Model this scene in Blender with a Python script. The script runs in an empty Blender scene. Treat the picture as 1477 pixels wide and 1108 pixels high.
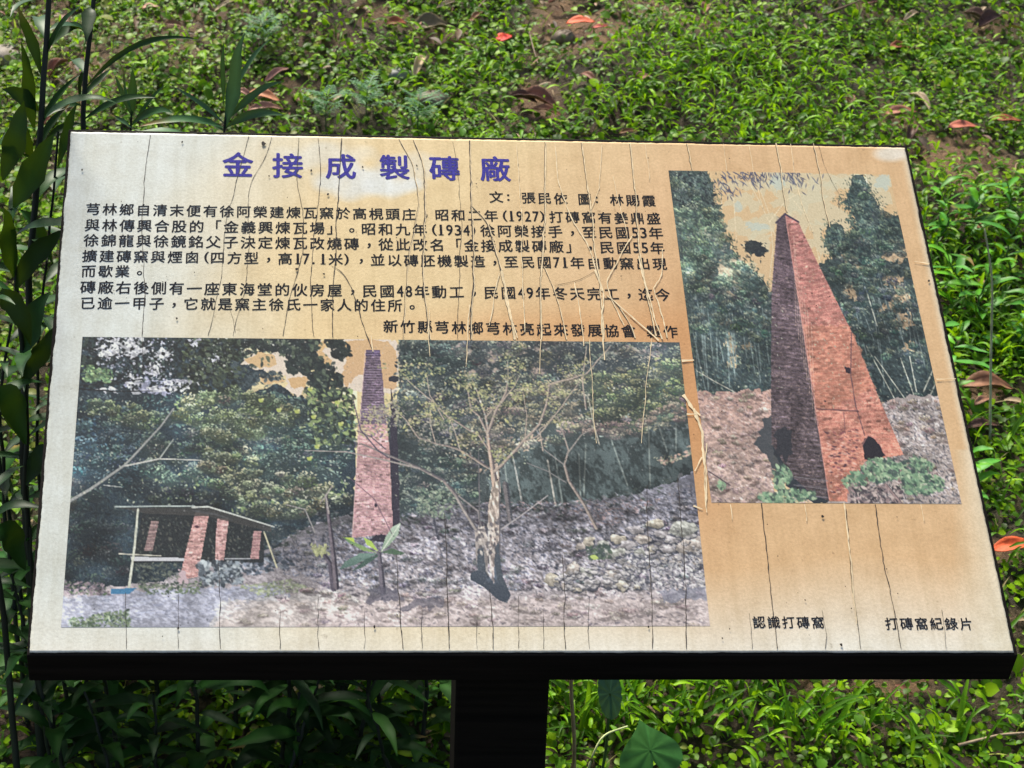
import bpy, math, random
import numpy as np
from mathutils import Matrix, Vector

random.seed(7)
rng = np.random.default_rng(7)
SC = bpy.context.scene
COL = SC.collection
R = math.radians

# ------------------------------------------------------------------ camera, world, sun, exposure
F, CX, CY, PITCH, CAMZ = 2300.0, 513.5, 554.0, R(20), 1.55      # pixels of the 1477 x 1108 photograph
cam_d = bpy.data.cameras.new('camera')
cam = bpy.data.objects.new('camera', cam_d)
COL.objects.link(cam)
cam.location = (0, 0, CAMZ)
cam.rotation_euler = (math.pi / 2 - PITCH, 0, 0)
cam_d.sensor_width = 36
cam_d.lens = F / 1477 * 36
cam_d.shift_x = (738.5 - CX) / 1477
cam_d.clip_start = 0.05
cam_d.clip_end = 500
cam_d.dof.use_dof = True
cam_d.dof.focus_distance = 2.1
cam_d.dof.aperture_fstop = 13
SC.camera = cam

SUN_EL, SUN_AZ = R(62), R(-20)          # azimuth from +Y (behind the slope) towards +X
world = bpy.data.worlds.new("World")
SC.world = world
world.use_nodes = True
wn = world.node_tree
bg = wn.nodes['Background']
sky = wn.nodes.new('ShaderNodeTexSky')
sky.sky_type = 'NISHITA'
sky.sun_disc = False
sky.sun_elevation = SUN_EL
sky.sun_rotation = SUN_AZ
sky.air_density = 1.0
sky.dust_density = 3.0
sky.ozone_density = 1.0
wn.links.new(sky.outputs[0], bg.inputs[0])
bg.inputs[1].default_value = 0.085
sun_d = bpy.data.lights.new('sun', 'SUN')
sun_d.energy = 3.4
sun_d.angle = R(12)
sun_d.color = (1.0, 0.94, 0.82)
sun = bpy.data.objects.new('sun', sun_d)
COL.objects.link(sun)
sv = Vector((math.cos(SUN_EL) * math.sin(SUN_AZ), math.cos(SUN_EL) * math.cos(SUN_AZ), math.sin(SUN_EL)))
sun.rotation_euler = sv.to_track_quat('Z', 'Y').to_euler()
sun.location = (0, 3, 6)
SC.view_settings.view_transform = 'Standard'
SC.view_settings.look = 'None'
SC.view_settings.exposure = 1.18
SC.view_settings.gamma = 1.0

# ------------------------------------------------------------------ helpers
def tag(o, label=None, cat=None, group=None, kind=None):
    if label: o['label'] = label
    if cat: o['category'] = cat
    if group: o['group'] = group
    if kind: o['kind'] = kind
    return o

def empty(name, loc):
    o = bpy.data.objects.new(name, None)
    COL.objects.link(o)
    o.location = loc
    o.empty_display_size = 0.05
    return o

def lin(c):
    c = np.asarray(c, float) / 255.0
    return np.where(c <= 0.04045, c / 12.92, ((c + 0.055) / 1.055) ** 2.4)

def mesh_np(name, verts, faces, mat=None, parent=None, cols=None, smooth=True):
    """verts (N,3); faces: list of (M,k) index arrays"""
    me = bpy.data.meshes.new(name)
    verts = np.asarray(verts, np.float32)
    if not isinstance(faces, list): faces = [faces]
    loops = np.concatenate([np.asarray(f).reshape(-1) for f in faces]).astype(np.int32)
    tot = np.concatenate([np.full(len(f), np.asarray(f).shape[1]) for f in faces]).astype(np.int32)
    start = np.concatenate([[0], np.cumsum(tot)[:-1]]).astype(np.int32)
    me.vertices.add(len(verts)); me.vertices.foreach_set('co', verts.reshape(-1))
    me.loops.add(len(loops)); me.loops.foreach_set('vertex_index', loops)
    me.polygons.add(len(tot)); me.polygons.foreach_set('loop_start', start)
    me.polygons.foreach_set('loop_total', tot)
    me.update(calc_edges=True)
    if smooth:
        me.polygons.foreach_set('use_smooth', np.ones(len(tot), bool))
    if cols is not None:
        a = me.color_attributes.new('Col', 'FLOAT_COLOR', 'POINT')
        c4 = np.ones((len(verts), 4), np.float32); c4[:, :3] = cols
        a.data.foreach_set('color', c4.reshape(-1))
    me.validate()
    if mat: me.materials.append(mat)
    o = bpy.data.objects.new(name, me)
    COL.objects.link(o)
    if parent: o.parent = parent
    return o

def new_mat(name):
    m = bpy.data.materials.new(name)
    m.use_nodes = True
    nt = m.node_tree
    return m, nt, nt.nodes['Principled BSDF'], nt.nodes['Material Output']

def noise(nt, scale, detail=4, rough=0.6, coord='Object'):
    tc = nt.nodes.new('ShaderNodeTexCoord')
    n = nt.nodes.new('ShaderNodeTexNoise')
    n.inputs['Scale'].default_value = scale
    n.inputs['Detail'].default_value = detail
    n.inputs['Roughness'].default_value = rough
    nt.links.new(tc.outputs[coord], n.inputs['Vector'])
    return n

def ramp(nt, src, stops):
    r = nt.nodes.new('ShaderNodeValToRGB')
    e = r.color_ramp.elements
    while len(e) < len(stops): e.new(0.5)
    for el, (p, c) in zip(e, stops):
        el.position = p
        el.color = (*c, 1) if len(c) == 3 else c
    nt.links.new(src, r.inputs[0])
    return r

def mixc(nt, a, b, fac, mode='MIX'):
    m = nt.nodes.new('ShaderNodeMix')
    m.data_type = 'RGBA'; m.blend_type = mode
    for s, v in ((m.inputs[6], a), (m.inputs[7], b), (m.inputs[0], fac)):
        if hasattr(v, 'is_output'): nt.links.new(v, s)
        elif isinstance(v, (int, float)): s.default_value = v
        else: s.default_value = (*v, 1)
    return m.outputs[2]

def bump(nt, src, strength, dist=0.01):
    b = nt.nodes.new('ShaderNodeBump')
    b.inputs['Strength'].default_value = strength
    b.inputs['Distance'].default_value = dist
    nt.links.new(src, b.inputs['Height'])
    return b

def attr_mat(name, rough=0.5, spec=0.3, transl=0.0, speck=None, bumpy=None):
    """colour attribute 'Col' -> principled (+ translucent for leaves)"""
    m, nt, p, out = new_mat(name)
    a = nt.nodes.new('ShaderNodeAttribute'); a.attribute_name = 'Col'
    col = a.outputs['Color']
    if speck:
        sc, amt = speck
        n = noise(nt, sc, 5, 0.7)
        r = ramp(nt, n.outputs[0], [(0.25, (1 - amt,) * 3), (0.75, (1 + amt * 0.6,) * 3)])
        col = mixc(nt, col, r.outputs[0], 1.0, 'MULTIPLY')
    nt.links.new(col, p.inputs['Base Color'])
    p.inputs['Roughness'].default_value = rough
    p.inputs['Specular IOR Level'].default_value = spec
    if bumpy:
        n = noise(nt, bumpy[0], 4, 0.6)
        b = bump(nt, n.outputs[0], bumpy[1], bumpy[2])
        nt.links.new(b.outputs[0], p.inputs['Normal'])
    if transl > 0:
        t = nt.nodes.new('ShaderNodeBsdfTranslucent')
        tcol = mixc(nt, col, (0.46, 0.75, 0.006), 0.35)
        nt.links.new(tcol, t.inputs['Color'])
        mx = nt.nodes.new('ShaderNodeMixShader')
        mx.inputs[0].default_value = transl
        nt.links.new(p.outputs[0], mx.inputs[1]); nt.links.new(t.outputs[0], mx.inputs[2])
        nt.links.new(mx.outputs[0], out.inputs[0])
    return m

# rays of the photograph
cp, sp = math.cos(PITCH), math.sin(PITCH)
def ray(px, py):
    x = (np.asarray(px, float) - CX) / F; y = (np.asarray(py, float) - CY) / F
    return np.stack([x, cp - y * sp, -sp - y * cp], -1)
CAM = np.array([0, 0, CAMZ])
def at(px, py, Y):
    """point on the vertical plane y = Y behind a photo pixel"""
    d = ray(px, py)
    return CAM + d * (Y / d[..., 1])[..., None] if np.ndim(px) else CAM + d * (Y / d[1])

# ------------------------------------------------------------------ ground
def hgt(x, y):
    x = np.asarray(x, float); y = np.asarray(y, float)
    t = y - 2.15
    base = 0.46 * 0.5 * (t + np.sqrt(t * t + 0.03)) - 0.02
    far = np.clip(y - 7, 0, None)
    base = base - 0.46 * far + 0.46 * (1 - np.exp(-far / 3)) * 3 * (far > 0)
    b = (0.035 * np.sin(2.1 * x + 1.3) * np.sin(1.7 * y + 0.4) + 0.022 * np.sin(4.3 * x - 2.2 * y)
         + 0.012 * np.sin(9.1 * x + 3.1 * y + 1) + 0.010 * np.sin(7.3 * y - 5.1 * x))
    return base + b * np.clip((y - 0.8), 0, 1)

def hit(px, py):
    d = ray(px, py)
    ts = np.linspace(1.2, 12, 2400)
    P = CAM + ts[:, None] * d
    i = np.argmax(P[:, 2] < hgt(P[:, 0], P[:, 1]))
    return P[i]

def nrm(x, y, e=0.02):
    dx = (hgt(x + e, y) - hgt(x - e, y)) / (2 * e); dy = (hgt(x, y + e) - hgt(x, y - e)) / (2 * e)
    n = np.stack([-dx, -dy, np.ones_like(dx)], -1)
    return n / np.linalg.norm(n, axis=-1, keepdims=True)

# bare patches in the planting, (px, py, rx, ry, strength)
BARE_PX = [(835, 42, 95, 46, .95), (560, 22, 60, 22, .6), (1392, 228, 75, 42, .9), (775, 150, 38, 45, .8),
           (1300, 172, 45, 28, .75), (1420, 575, 45, 30, .8), (1425, 800, 60, 28, .7), (210, 55, 130, 40, .55),
           (120, 120, 60, 50, .6), (1255, 985, 90, 16, .9), (640, 60, 50, 30, .6), (390, 135, 60, 28, .6),
           (1290, 30, 60, 20, .5), (1015, 30, 50, 20, .55), (1430, 50, 40, 40, .6), (480, 60, 60, 25, .4),
           (1170, 990, 60, 14, .7), (300, 20, 90, 20, .5), (1440, 900, 40, 20, .5), (930, 10, 60, 16, .8), (60, 30, 60, 40, .5)]
def to_ground(lst):
    out = []
    for px, py, rx, ry, s in lst:
        c = hit(px, py); d = np.linalg.norm(c - CAM)
        a = hit(px, py - ry); b = hit(px, py + ry)
        out.append((c[0], c[1], rx * d / F, max(0.02, abs(a[1] - b[1]) / 2), s))
    return out
BARE = to_ground(BARE_PX)
def wob(x, y):
    return 0.25 * np.sin(23 * x + 11 * y) + 0.22 * np.sin(31 * y - 17 * x + 2) + 0.15 * np.sin(57 * x + 40 * y)
def blobs(lst, x, y):
    v = np.zeros_like(x)
    for cx, cy, rx, ry, s in lst:
        r = ((x - cx) / (.85 * rx)) ** 2 + ((y - cy) / (.85 * ry)) ** 2 + wob(x, y)
        v = np.maximum(v, s * np.clip(1.5 - r, 0, 1))
    return v

def build_ground():
    xs = np.concatenate([[-60, -30, -15, -8, -5], np.arange(-3.2, 3.4, 0.03), [5, 8, 15, 30, 60]])
    ys = np.concatenate([[-40, -15, -5, -1, 0.4], np.arange(1.0, 6.6, 0.03), [7, 8, 10, 14, 22, 40, 80]])
    X, Y = np.meshgrid(xs, ys)
    Z = hgt(X, Y) + 0.006 * rng.standard_normal(X.shape)
    bare = blobs(BARE, X.ravel(), Y.ravel())
    soil = lin((66, 50, 36)); tan = lin((150, 118, 86)); moss = lin((62, 64, 28))
    m = 0.5 + 0.5 * np.sin(5 * X.ravel() + 2 * Y.ravel()) * np.sin(7 * Y.ravel() - X.ravel())
    c = soil[None] * (1 - m[:, None] * .6) + moss[None] * (m[:, None] * .6)
    c = c * (1 - bare[:, None]) + (tan * 0.62 + soil * 0.38)[None] * bare[:, None]
    nx, ny = len(xs), len(ys)
    i = np.arange(nx * ny).reshape(ny, nx)
    f = np.stack([i[:-1, :-1], i[:-1, 1:], i[1:, 1:], i[1:, :-1]], -1).reshape(-1, 4)
    mat, nt, p, out = new_mat('soil')
    a = nt.nodes.new('ShaderNodeAttribute'); a.attribute_name = 'Col'
    n1 = noise(nt, 18, 8, 0.7); n2 = noise(nt, 140, 6, 0.7)
    r1 = ramp(nt, n1.outputs[0], [(0.3, (0.45, 0.42, 0.40)), (0.7, (1.25, 1.2, 1.1))])
    r2 = ramp(nt, n2.outputs[0], [(0.3, (0.55, 0.55, 0.55)), (0.72, (1.35, 1.32, 1.25))])
    col = mixc(nt, a.outputs[0], r1.outputs[0], 1.0, 'MULTIPLY')
    col = mixc(nt, col, r2.outputs[0], 1.0, 'MULTIPLY')
    nt.links.new(col, p.inputs['Base Color'])
    p.inputs['Roughness'].default_value = 0.85
    b = bump(nt, n2.outputs[0], 0.9, 0.012)
    nt.links.new(b.outputs[0], p.inputs['Normal'])
    o = mesh_np('ground', np.stack([X, Y, Z], -1).reshape(-1, 3), f, mat, cols=c)
    tag(o, 'brown soil slope rising behind the sign, bare in patches', 'ground', kind='structure')
build_ground()

# ------------------------------------------------------------------ the sign
PC = np.array([0.20523112, 1.98243779, CAMZ - 0.70839786])
PA = np.array([0.99820164, 0.05214772, -0.02956527])
PB = np.array([-0.01855566, 0.73744925, 0.6751476])
PN = np.cross(PA, PB); PN /= np.linalg.norm(PN)
PB = np.cross(PN, PA)
PW, PH = 1.2, 0.7602
def panel(px, py):
    """photo pixel -> metres on the panel (x along, y up the face)"""
    d = ray(px, py)
    t = ((PC - CAM) @ PN) / (d @ PN)
    P = CAM + d * np.asarray(t)[..., None] - PC
    return np.stack([P @ PA, P @ PB], -1)

sign_root_loc = Vector((0.207, 2.02, float(hgt(0.207, 2.02))))
sign = empty('information_sign', sign_root_loc)
tag(sign, 'weathered information board with printed photos and Chinese text on a black post', 'information sign')
MP = Matrix(((PA[0], PB[0], PN[0], PC[0]), (PA[1], PB[1], PN[1], PC[1]), (PA[2], PB[2], PN[2], PC[2]), (0, 0, 0, 1)))
ML = Matrix.Translation(-sign_root_loc) @ MP
def on_panel(o):
    o.parent = sign; o.matrix_local = ML
    return o

def box_mesh(name, x0, x1, y0, y1, z0, z1, mat, bevel=0.003, seg=2):
    import bmesh
    bm = bmesh.new()
    bmesh.ops.create_cube(bm, size=1)
    for v in bm.verts:
        v.co = Vector(((x0 + x1) / 2 + v.co.x * (x1 - x0), (y0 + y1) / 2 + v.co.y * (y1 - y0), (z0 + z1) / 2 + v.co.z * (z1 - z0)))
    if bevel:
        bmesh.ops.bevel(bm, geom=list(bm.edges), offset=bevel, segments=seg, affect='EDGES', profile=0.5)
    me = bpy.data.meshes.new(name); bm.to_mesh(me); bm.free()
    me.materials.append(mat)
    o = bpy.data.objects.new(name, me); COL.objects.link(o)
    return o

def dark_wood():
    m, nt, p, out = new_mat('dark_stained_wood')
    tc = nt.nodes.new('ShaderNodeTexCoord'); mp = nt.nodes.new('ShaderNodeMapping')
    mp.inputs['Scale'].default_value = (3, 60, 60)
    n = nt.nodes.new('ShaderNodeTexNoise'); n.inputs['Scale'].default_value = 1.5; n.inputs['Detail'].default_value = 6
    nt.links.new(tc.outputs['Object'], mp.inputs[0]); nt.links.new(mp.outputs[0], n.inputs['Vector'])
    r = ramp(nt, n.outputs[0], [(0.3, (0.003, 0.0025, 0.002)), (0.75, (0.012, 0.009, 0.007))])
    nt.links.new(r.outputs[0], p.inputs['Base Color'])
    p.inputs['Roughness'].default_value = 0.75
    p.inputs['Specular IOR Level'].default_value = 0.1
    b = bump(nt, n.outputs[0], 0.4, 0.002); nt.links.new(b.outputs[0], p.inputs['Normal'])
    return m
WOOD = dark_wood()
hw, hh = PW / 2, PH / 2
fr_ = box_mesh('frame', -hw - .0045, hw + .0045, -hh - .004, hh + .005, -.0385, -.001, WOOD, 0.0015)
for v_ in fr_.data.vertices:                       # the lower rail flares back and down
    if v_.co.y < 0: v_.co.y += -.019 * min(1, (-.001 - v_.co.z) / .036)
on_panel(fr_)
post = box_mesh('post', -.066, .066, -.05, .05, -0.35, 0.735, WOOD, 0.004)
post.parent = sign
rail = box_mesh('support_bracket', -.30, .30, -.10, .10, -.115, -.0387, WOOD, 0.003)
on_panel(rail)

# --- panel sheet: faded print, stained tan by the weather; sky glare painted pale grey at left
def stain_and_glare(px, py):
    grey = np.array((222, 226, 216.)); tan = np.array((238, 212, 160.)); org = np.array((228, 190, 142.)); cream = np.array((243, 239, 222.))
    k = (px + 0.35 * (py - 200) * (py < 700) - 30 * np.sin(py / 70.) - 18 * np.sin(px / 37. + py / 29.))
    t1 = np.clip((k - 230) / 330, 0, 1); t1 = t1 * t1 * (3 - 2 * t1)
    t2 = np.clip((k - 640) / 420, 0, 1); t2 = t2 * t2 * (3 - 2 * t2)
    c = grey + (tan - grey) * t1[..., None]
    c = c + (org - c) * t2[..., None]
    # hottest stain around the seam between the prints
    g = np.exp(-(((px - 995) / 75) ** 2 + ((py - 590) / 170) ** 2))
    c = c + (np.array((205, 140, 85.)) - c) * (0.65 * g)[..., None]
    g = np.exp(-(((px - 830) / 230) ** 2 + ((py - 475) / 30) ** 2))
    c = c + (np.array((216, 152, 92.)) - c) * (0.5 * g)[..., None]
    # the pale cloud under the heading
    for bx, by, rx, ry, s in ((520, 262, 70, 26, .9), (565, 268, 45, 14, .9), (590, 240, 60, 20, .5), (470, 225, 70, 20, .5)):
        q = ((px - bx) / rx) ** 2 + ((py - by) / ry) ** 2 + .35 * np.sin(px / 11.) * np.sin(py / 8.)
        c = c + (np.array((232, 234, 226.)) - c) * (s * np.clip(1.3 - q, 0, 1))[..., None]
    # lower margin and right edge stay paler
    lo = np.clip((py - 800 - 0.03 * (1477 - px) + 8 * np.sin(px / 60.)) / 135, 0, 1)
    c = c + (cream - c) * (0.97 * lo)[..., None]
    edge = 1305 + (py - 213) * 0.217
    rr = np.clip(1 - (edge - px) / np.where(py > 650, 26 + (py - 650) * .22, 10), 0, 1)
    c = c + (np.array((240, 232, 205.)) - c) * (0.75 * rr)[..., None]
    q = np.clip(1.3 - ((px - 1285) / 26) ** 2 - ((py - 222) / 12) ** 2, 0, 1)
    c = c + (np.array((240, 236, 222.)) - c) * (0.8 * q)[..., None]
    return c

def grid_faces(nx, ny):
    i = np.arange(nx * ny).reshape(ny, nx)
    return np.stack([i[:-1, :-1], i[1:, :-1], i[1:, 1:], i[:-1, 1:]], -1).reshape(-1, 4)

KPRINT = 0.74
def build_panel():
    nx, ny = 420, 270
    u = np.linspace(-hw, hw, nx); v = np.linspace(hh, -hh, ny)
    U, V = np.meshgrid(u, v)
    P = PC + U[..., None] * PA + V[..., None] * PB - CAM
    zc = P[..., 1] * cp - P[..., 2] * sp
    px = P[..., 0] / zc * F + CX
    py = (-P[..., 1] * sp - P[..., 2] * cp) / zc * F + CY
    c = stain_and_glare(px, py)
    # slightly ragged edge
    U2 = U.copy(); V2 = V.copy()
    sm = lambda k: np.convolve(rng.normal(0, 1, k + 8), np.ones(9) / 9, 'valid')
    jag = 0.0016 * sm(ny)
    jag2 = 0.0014 * sm(nx)
    U2[:, 0] += jag - .0005; U2[:, -1] -= np.abs(jag); V2[0] -= np.abs(jag2); V2[-1] += jag2 * .5
    c = lin(c.reshape(-1, 3)) * KPRINT
    mat, nt, p, out = new_mat('faded_printed_sheet')
    a = nt.nodes.new('ShaderNodeAttribute'); a.attribute_name = 'Col'
    n1 = noise(nt, 28, 6, .65); n2 = noise(nt, 260, 4, .75); n3 = noise(nt, 90, 3, .5)
    r1 = ramp(nt, n1.outputs[0], [(.3, (.93, .91, .88)), (.7, (1.05, 1.05, 1.05))])
    r2 = ramp(nt, n2.outputs[0], [(.3, (.86, .85, .83)), (.62, (1.06, 1.06, 1.06))])
    tc = nt.nodes.new('ShaderNodeTexCoord'); mp = nt.nodes.new('ShaderNodeMapping'); mp.inputs['Scale'].default_value = (55, 5, 1)
    n4 = nt.nodes.new('ShaderNodeTexNoise'); n4.inputs['Scale'].default_value = 1; n4.inputs['Detail'].default_value = 5; n4.inputs['Roughness'].default_value = .65
    nt.links.new(tc.outputs['Object'], mp.inputs[0]); nt.links.new(mp.outputs[0], n4.inputs['Vector'])
    r4 = ramp(nt, n4.outputs[0], [(.3, (.86, .84, .79)), (.55, (1, 1, 1)), (.75, (1.08, 1.08, 1.1))])
    n5 = noise(nt, 7, 7, .7); r5 = ramp(nt, n5.outputs[0], [(.30, (.90, .87, .80)), (.45, (1, 1, 1)), (.68, (1.04, 1.05, 1.07))])
    r3 = ramp(nt, n3.outputs[0], [(.24, (.55, .52, .48)), (.31, (1, 1, 1))])
    col = mixc(nt, a.outputs[0], r1.outputs[0], 1.0, 'MULTIPLY')
    col = mixc(nt, col, r2.outputs[0], 1.0, 'MULTIPLY')
    col = mixc(nt, col, r3.outputs[0], .6, 'MULTIPLY')
    col = mixc(nt, col, r4.outputs[0], .7, 'MULTIPLY')
    col = mixc(nt, col, r5.outputs[0], .6, 'MULTIPLY')
    nt.links.new(col, p.inputs['Base Color'])
    p.inputs['Roughness'].default_value = .42
    p.inputs['Specular IOR Level'].default_value = .35
    b = bump(nt, n2.outputs[0], .25, .001); nt.links.new(b.outputs[0], p.inputs['Normal'])
    top = np.stack([U2, V2, np.zeros_like(U)], -1).reshape(-1, 3)
    f = grid_faces(nx, ny)
    # turned-down rim, 3 mm
    i = np.arange(nx * ny).reshape(ny, nx)
    loop = np.concatenate([i[0, :], i[1:, -1], i[-1, -2::-1], i[-2:0:-1, 0]])
    rim = top[loop].copy(); rim[:, 2] = -.0035
    nr = len(loop); base = nx * ny
    k = np.arange(nr); k2 = (k + 1) % nr
    fr = np.stack([loop[k], loop[k2], base + k2, base + k], -1)
    rc = np.tile(lin((225, 222, 210)) * .8, (nr, 1))
    o = mesh_np('panel_sheet', np.concatenate([top, rim]), [f, fr], mat, cols=np.concatenate([c, rc]), smooth=False)
    on_panel(o)
build_panel()

# ------------------------------------------------------------------ the printed photographs (painted stroke by stroke, baked to the print's own vertices)
def homog(src, dst):
    A = []
    for (x, y), (u, v) in zip(src, dst):
        A.append([x, y, 1, 0, 0, 0, -u * x, -u * y, -u]); A.append([0, 0, 0, x, y, 1, -v * x, -v * y, -v])
    return np.linalg.svd(np.array(A, float))[2][-1].reshape(3, 3)

class Canvas:
    """the print is laid out in the coordinates of the photograph; strokes land in the print's own frame"""
    def __init__(s, quad, w, h):
        s.w, s.h = w, h
        s.Hm = homog(quad, [(0, 0), (w - 1, 0), (w - 1, h - 1), (0, h - 1)])
        s.Hi = np.linalg.inv(s.Hm)
        s.a = np.zeros((h, w, 3), np.float32)
        yy, xx = np.mgrid[0:h, 0:w]
        q = np.stack([xx, yy, np.ones_like(xx)], -1) @ s.Hi.T
        s.px = q[..., 0] / q[..., 2]; s.py = q[..., 1] / q[..., 2]
        s.r = np.random.default_rng(11)
    def c(s, p):
        p = np.asarray(p, float)
        q = np.concatenate([p, np.ones(p.shape[:-1] + (1,))], -1) @ s.Hm.T
        return q[..., :2] / q[..., 2:]
    def inside(s, pts):
        """mask of a polygon given in photo pixels"""
        P = s.c(pts); x0, y0 = np.floor(P.min(0)).astype(int) - 1; x1, y1 = np.ceil(P.max(0)).astype(int) + 2
        x0 = max(0, x0); y0 = max(0, y0); x1 = min(s.w, x1); y1 = min(s.h, y1)
        if x1 <= x0 or y1 <= y0: return None
        yy, xx = np.mgrid[y0:y1, x0:x1]
        m = np.zeros(xx.shape, bool)
        for (ax, ay), (bx, by) in zip(P, np.roll(P, -1, 0)):
            if ay == by: continue
            m ^= ((ay > yy) != (by > yy)) & (xx < (bx - ax) * (yy - ay) / (by - ay) + ax)
        return slice(y0, y1), slice(x0, x1), m
    def poly(s, pts, col, col2=None, var=0, alpha=1.0, rough=0):
        if rough:
            pts = np.asarray(pts, float); out = []
            for a, b in zip(pts, np.roll(pts, -1, 0)):
                k = max(2, int(np.linalg.norm(b - a) / 5))
                for t in np.arange(k) / k: out.append(a + (b - a) * t + s.r.normal(0, rough, 2))
            pts = np.array(out)
        q = s.inside(pts)
        if q is None: return
        ys, xs, m = q
        col = np.array(col, np.float32)
        c = np.broadcast_to(col, m.shape + (3,)).copy()
        if col2 is not None:
            py = s.py[ys, xs]; lo, hi = np.min(np.asarray(pts)[:, 1]), np.max(np.asarray(pts)[:, 1])
            t = np.clip((py - lo) / (hi - lo + 1e-6), 0, 1)[..., None]
            c = col + (np.array(col2, np.float32) - col) * t
        if var: c = c + s.r.normal(0, var, m.shape)[..., None]
        mm = (m * alpha)[..., None]
        s.a[ys, xs] = s.a[ys, xs] * (1 - mm) + c * mm
    def dab(s, x, y, a, b, ang, col, alpha=1.0, canvas=False):
        if not canvas: x, y = s.c((x, y))
        r = max(a, b) + 1.5
        x0 = max(0, int(x - r)); x1 = min(s.w, int(x + r) + 2); y0 = max(0, int(y - r)); y1 = min(s.h, int(y + r) + 2)
        if x1 <= x0 or y1 <= y0: return
        dx = np.arange(x0, x1)[None, :] - x; dy = np.arange(y0, y1)[:, None] - y
        ca, sa = math.cos(ang), math.sin(ang)
        u = np.abs(dx * ca + dy * sa) / a; v = np.abs(-dx * sa + dy * ca) / b
        d = u ** 1.5 + v ** 1.5
        m = (np.clip((1.15 - d) * max(1.2, b), 0, 1) * alpha)[..., None]
        s.a[y0:y1, x0:x1] += (np.asarray(col, np.float32) - s.a[y0:y1, x0:x1]) * m
    def flecks(s, pts, n, pal, size=(2, 4), aspect=.4, ang=0.0, spread=1.0, alpha=(.6, 1), soft=None):
        P = np.asarray(pts, float); lo, hi = P.min(0), P.max(0)
        q = s.r.uniform(lo, hi, (int(n * 3) + 10, 2))
        ins = np.zeros(len(q), bool)
        for (ax, ay), (bx, by) in zip(P, np.roll(P, -1, 0)):
            if ay == by: continue
            ins ^= ((ay > q[:, 1]) != (by > q[:, 1])) & (q[:, 0] < (bx - ax) * (q[:, 1] - ay) / (by - ay) + ax)
        q = q[ins][:n]
        if soft is not None:
            k = 0.5 + 0.5 * np.sin(q[:, 0] / soft + 2 * np.sin(q[:, 1] / soft * 1.3)) * np.sin(q[:, 1] / soft * .9 + 1 + q[:, 0] / soft * .4)
            q = q[s.r.random(len(q)) < k]
        cq = s.c(q)
        pal = np.array(pal, np.float32)
        ci = s.r.integers(0, len(pal), len(q))
        for (x, y), i in zip(cq, ci):
            a = s.r.uniform(*size) * 1.3
            s.dab(x, y, a, max(.6, a * aspect * s.r.uniform(.7, 1.4)), ang + s.r.normal(0, spread), pal[i] * s.r.uniform(.85, 1.12), s.r.uniform(*alpha), True)
    def line(s, pts, w0, w1, col, alpha=1.0, wob=0.0, dark=None):
        P = s.c(pts); seg = np.linalg.norm(np.diff(P, axis=0), axis=1); L = seg.sum(); cum = np.concatenate([[0], np.cumsum(seg)])
        n = max(2, int(L / max(.6, min(w0, w1) * .7)))
        for t in np.linspace(0, L, n):
            i = min(np.searchsorted(cum, t, 'right') - 1, len(seg) - 1); f = (t - cum[i]) / (seg[i] + 1e-9)
            p = P[i] + (P[i + 1] - P[i]) * f; w = w0 + (w1 - w0) * t / L
            ang = math.atan2(*(P[i + 1] - P[i])[::-1])
            ox = wob * math.sin(t / 6.0) + s.r.normal(0, wob * .2 + .001)
            c = np.array(col) * s.r.uniform(.88, 1.1)
            if dark is not None and w > 1.6:
                s.dab(p[0] + w * .45, p[1] + ox, w * .9, w * .5, ang, np.array(dark) * s.r.uniform(.9, 1.1), alpha, True)
            s.dab(p[0], p[1] + ox, w * .9 + .4, w * .5 + .25, ang, c, alpha, True)
    def clumps(s, pts, n, rad, dark, mid, light, m=34, size=(1.2, 2.8), alpha=.85, flat=.6):
        """leafy masses seen from afar: each sprays light leaves above, dark ones below"""
        P = np.asarray(pts, float); lo, hi = P.min(0), P.max(0)
        q = s.r.uniform(lo, hi, (int(n * 4) + 10, 2)); ins = np.zeros(len(q), bool)
        for (ax, ay), (bx, by) in zip(P, np.roll(P, -1, 0)):
            if ay == by: continue
            ins ^= ((ay > q[:, 1]) != (by > q[:, 1])) & (q[:, 0] < (bx - ax) * (q[:, 1] - ay) / (by - ay) + ax)
        q = s.c(q[ins][:n]); q = q[np.argsort(-q[:, 1] + s.r.normal(0, 40, len(q)))]
        cl = [np.array(c, float) for c in (dark, mid, light)]
        for x, y in q:
            R_ = s.r.uniform(*rad); tint = 1 + s.r.normal(0, .12); hue = s.r.normal(0, 6, 3); a0 = s.r.normal(.45, .25) * (1 if s.r.random() < .5 else -1)
            s.dab(x, y + R_ * .3, R_ * 1.1, R_ * flat * .9, a0 * .4, cl[0] * tint, .55, True)
            for k in range(m):
                th = s.r.uniform(0, 6.28); rr = R_ * math.sqrt(s.r.random()); dx, dy = rr * math.cos(th), rr * math.sin(th) * flat
                v = np.clip(.5 - dy / (R_ * flat) * .55 + s.r.normal(0, .3), 0, 1)
                c = cl[0] + (cl[1] - cl[0]) * min(1, v * 2) + (cl[2] - cl[1]) * max(0, v * 2 - 1)
                a = s.r.uniform(*size)
                s.dab(x + dx, y + dy, a, a * .5, a0 + s.r.normal(0, .5), c * tint + hue, alpha, True)
    def tone(s, pts, amp, sc):
        """broad soft light and shade across a printed area"""
        N = 0
        for k in (1, 2):
            g = s.r.normal(0, 1, (40, 40)); fu = s.px / sc * k % 38; fv = s.py / sc * k % 38
            iu = fu.astype(int); iv = fv.astype(int); a = fu - iu; b = fv - iv; a = a * a * (3 - 2 * a); b = b * b * (3 - 2 * b)
            N = N + (g[iv, iu] * (1 - a) * (1 - b) + g[iv, iu + 1] * a * (1 - b) + g[iv + 1, iu] * (1 - a) * b + g[iv + 1, iu + 1] * a * b) / k
        q = s.inside(pts)
        if q is None: return
        ys, xs, m = q
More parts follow.
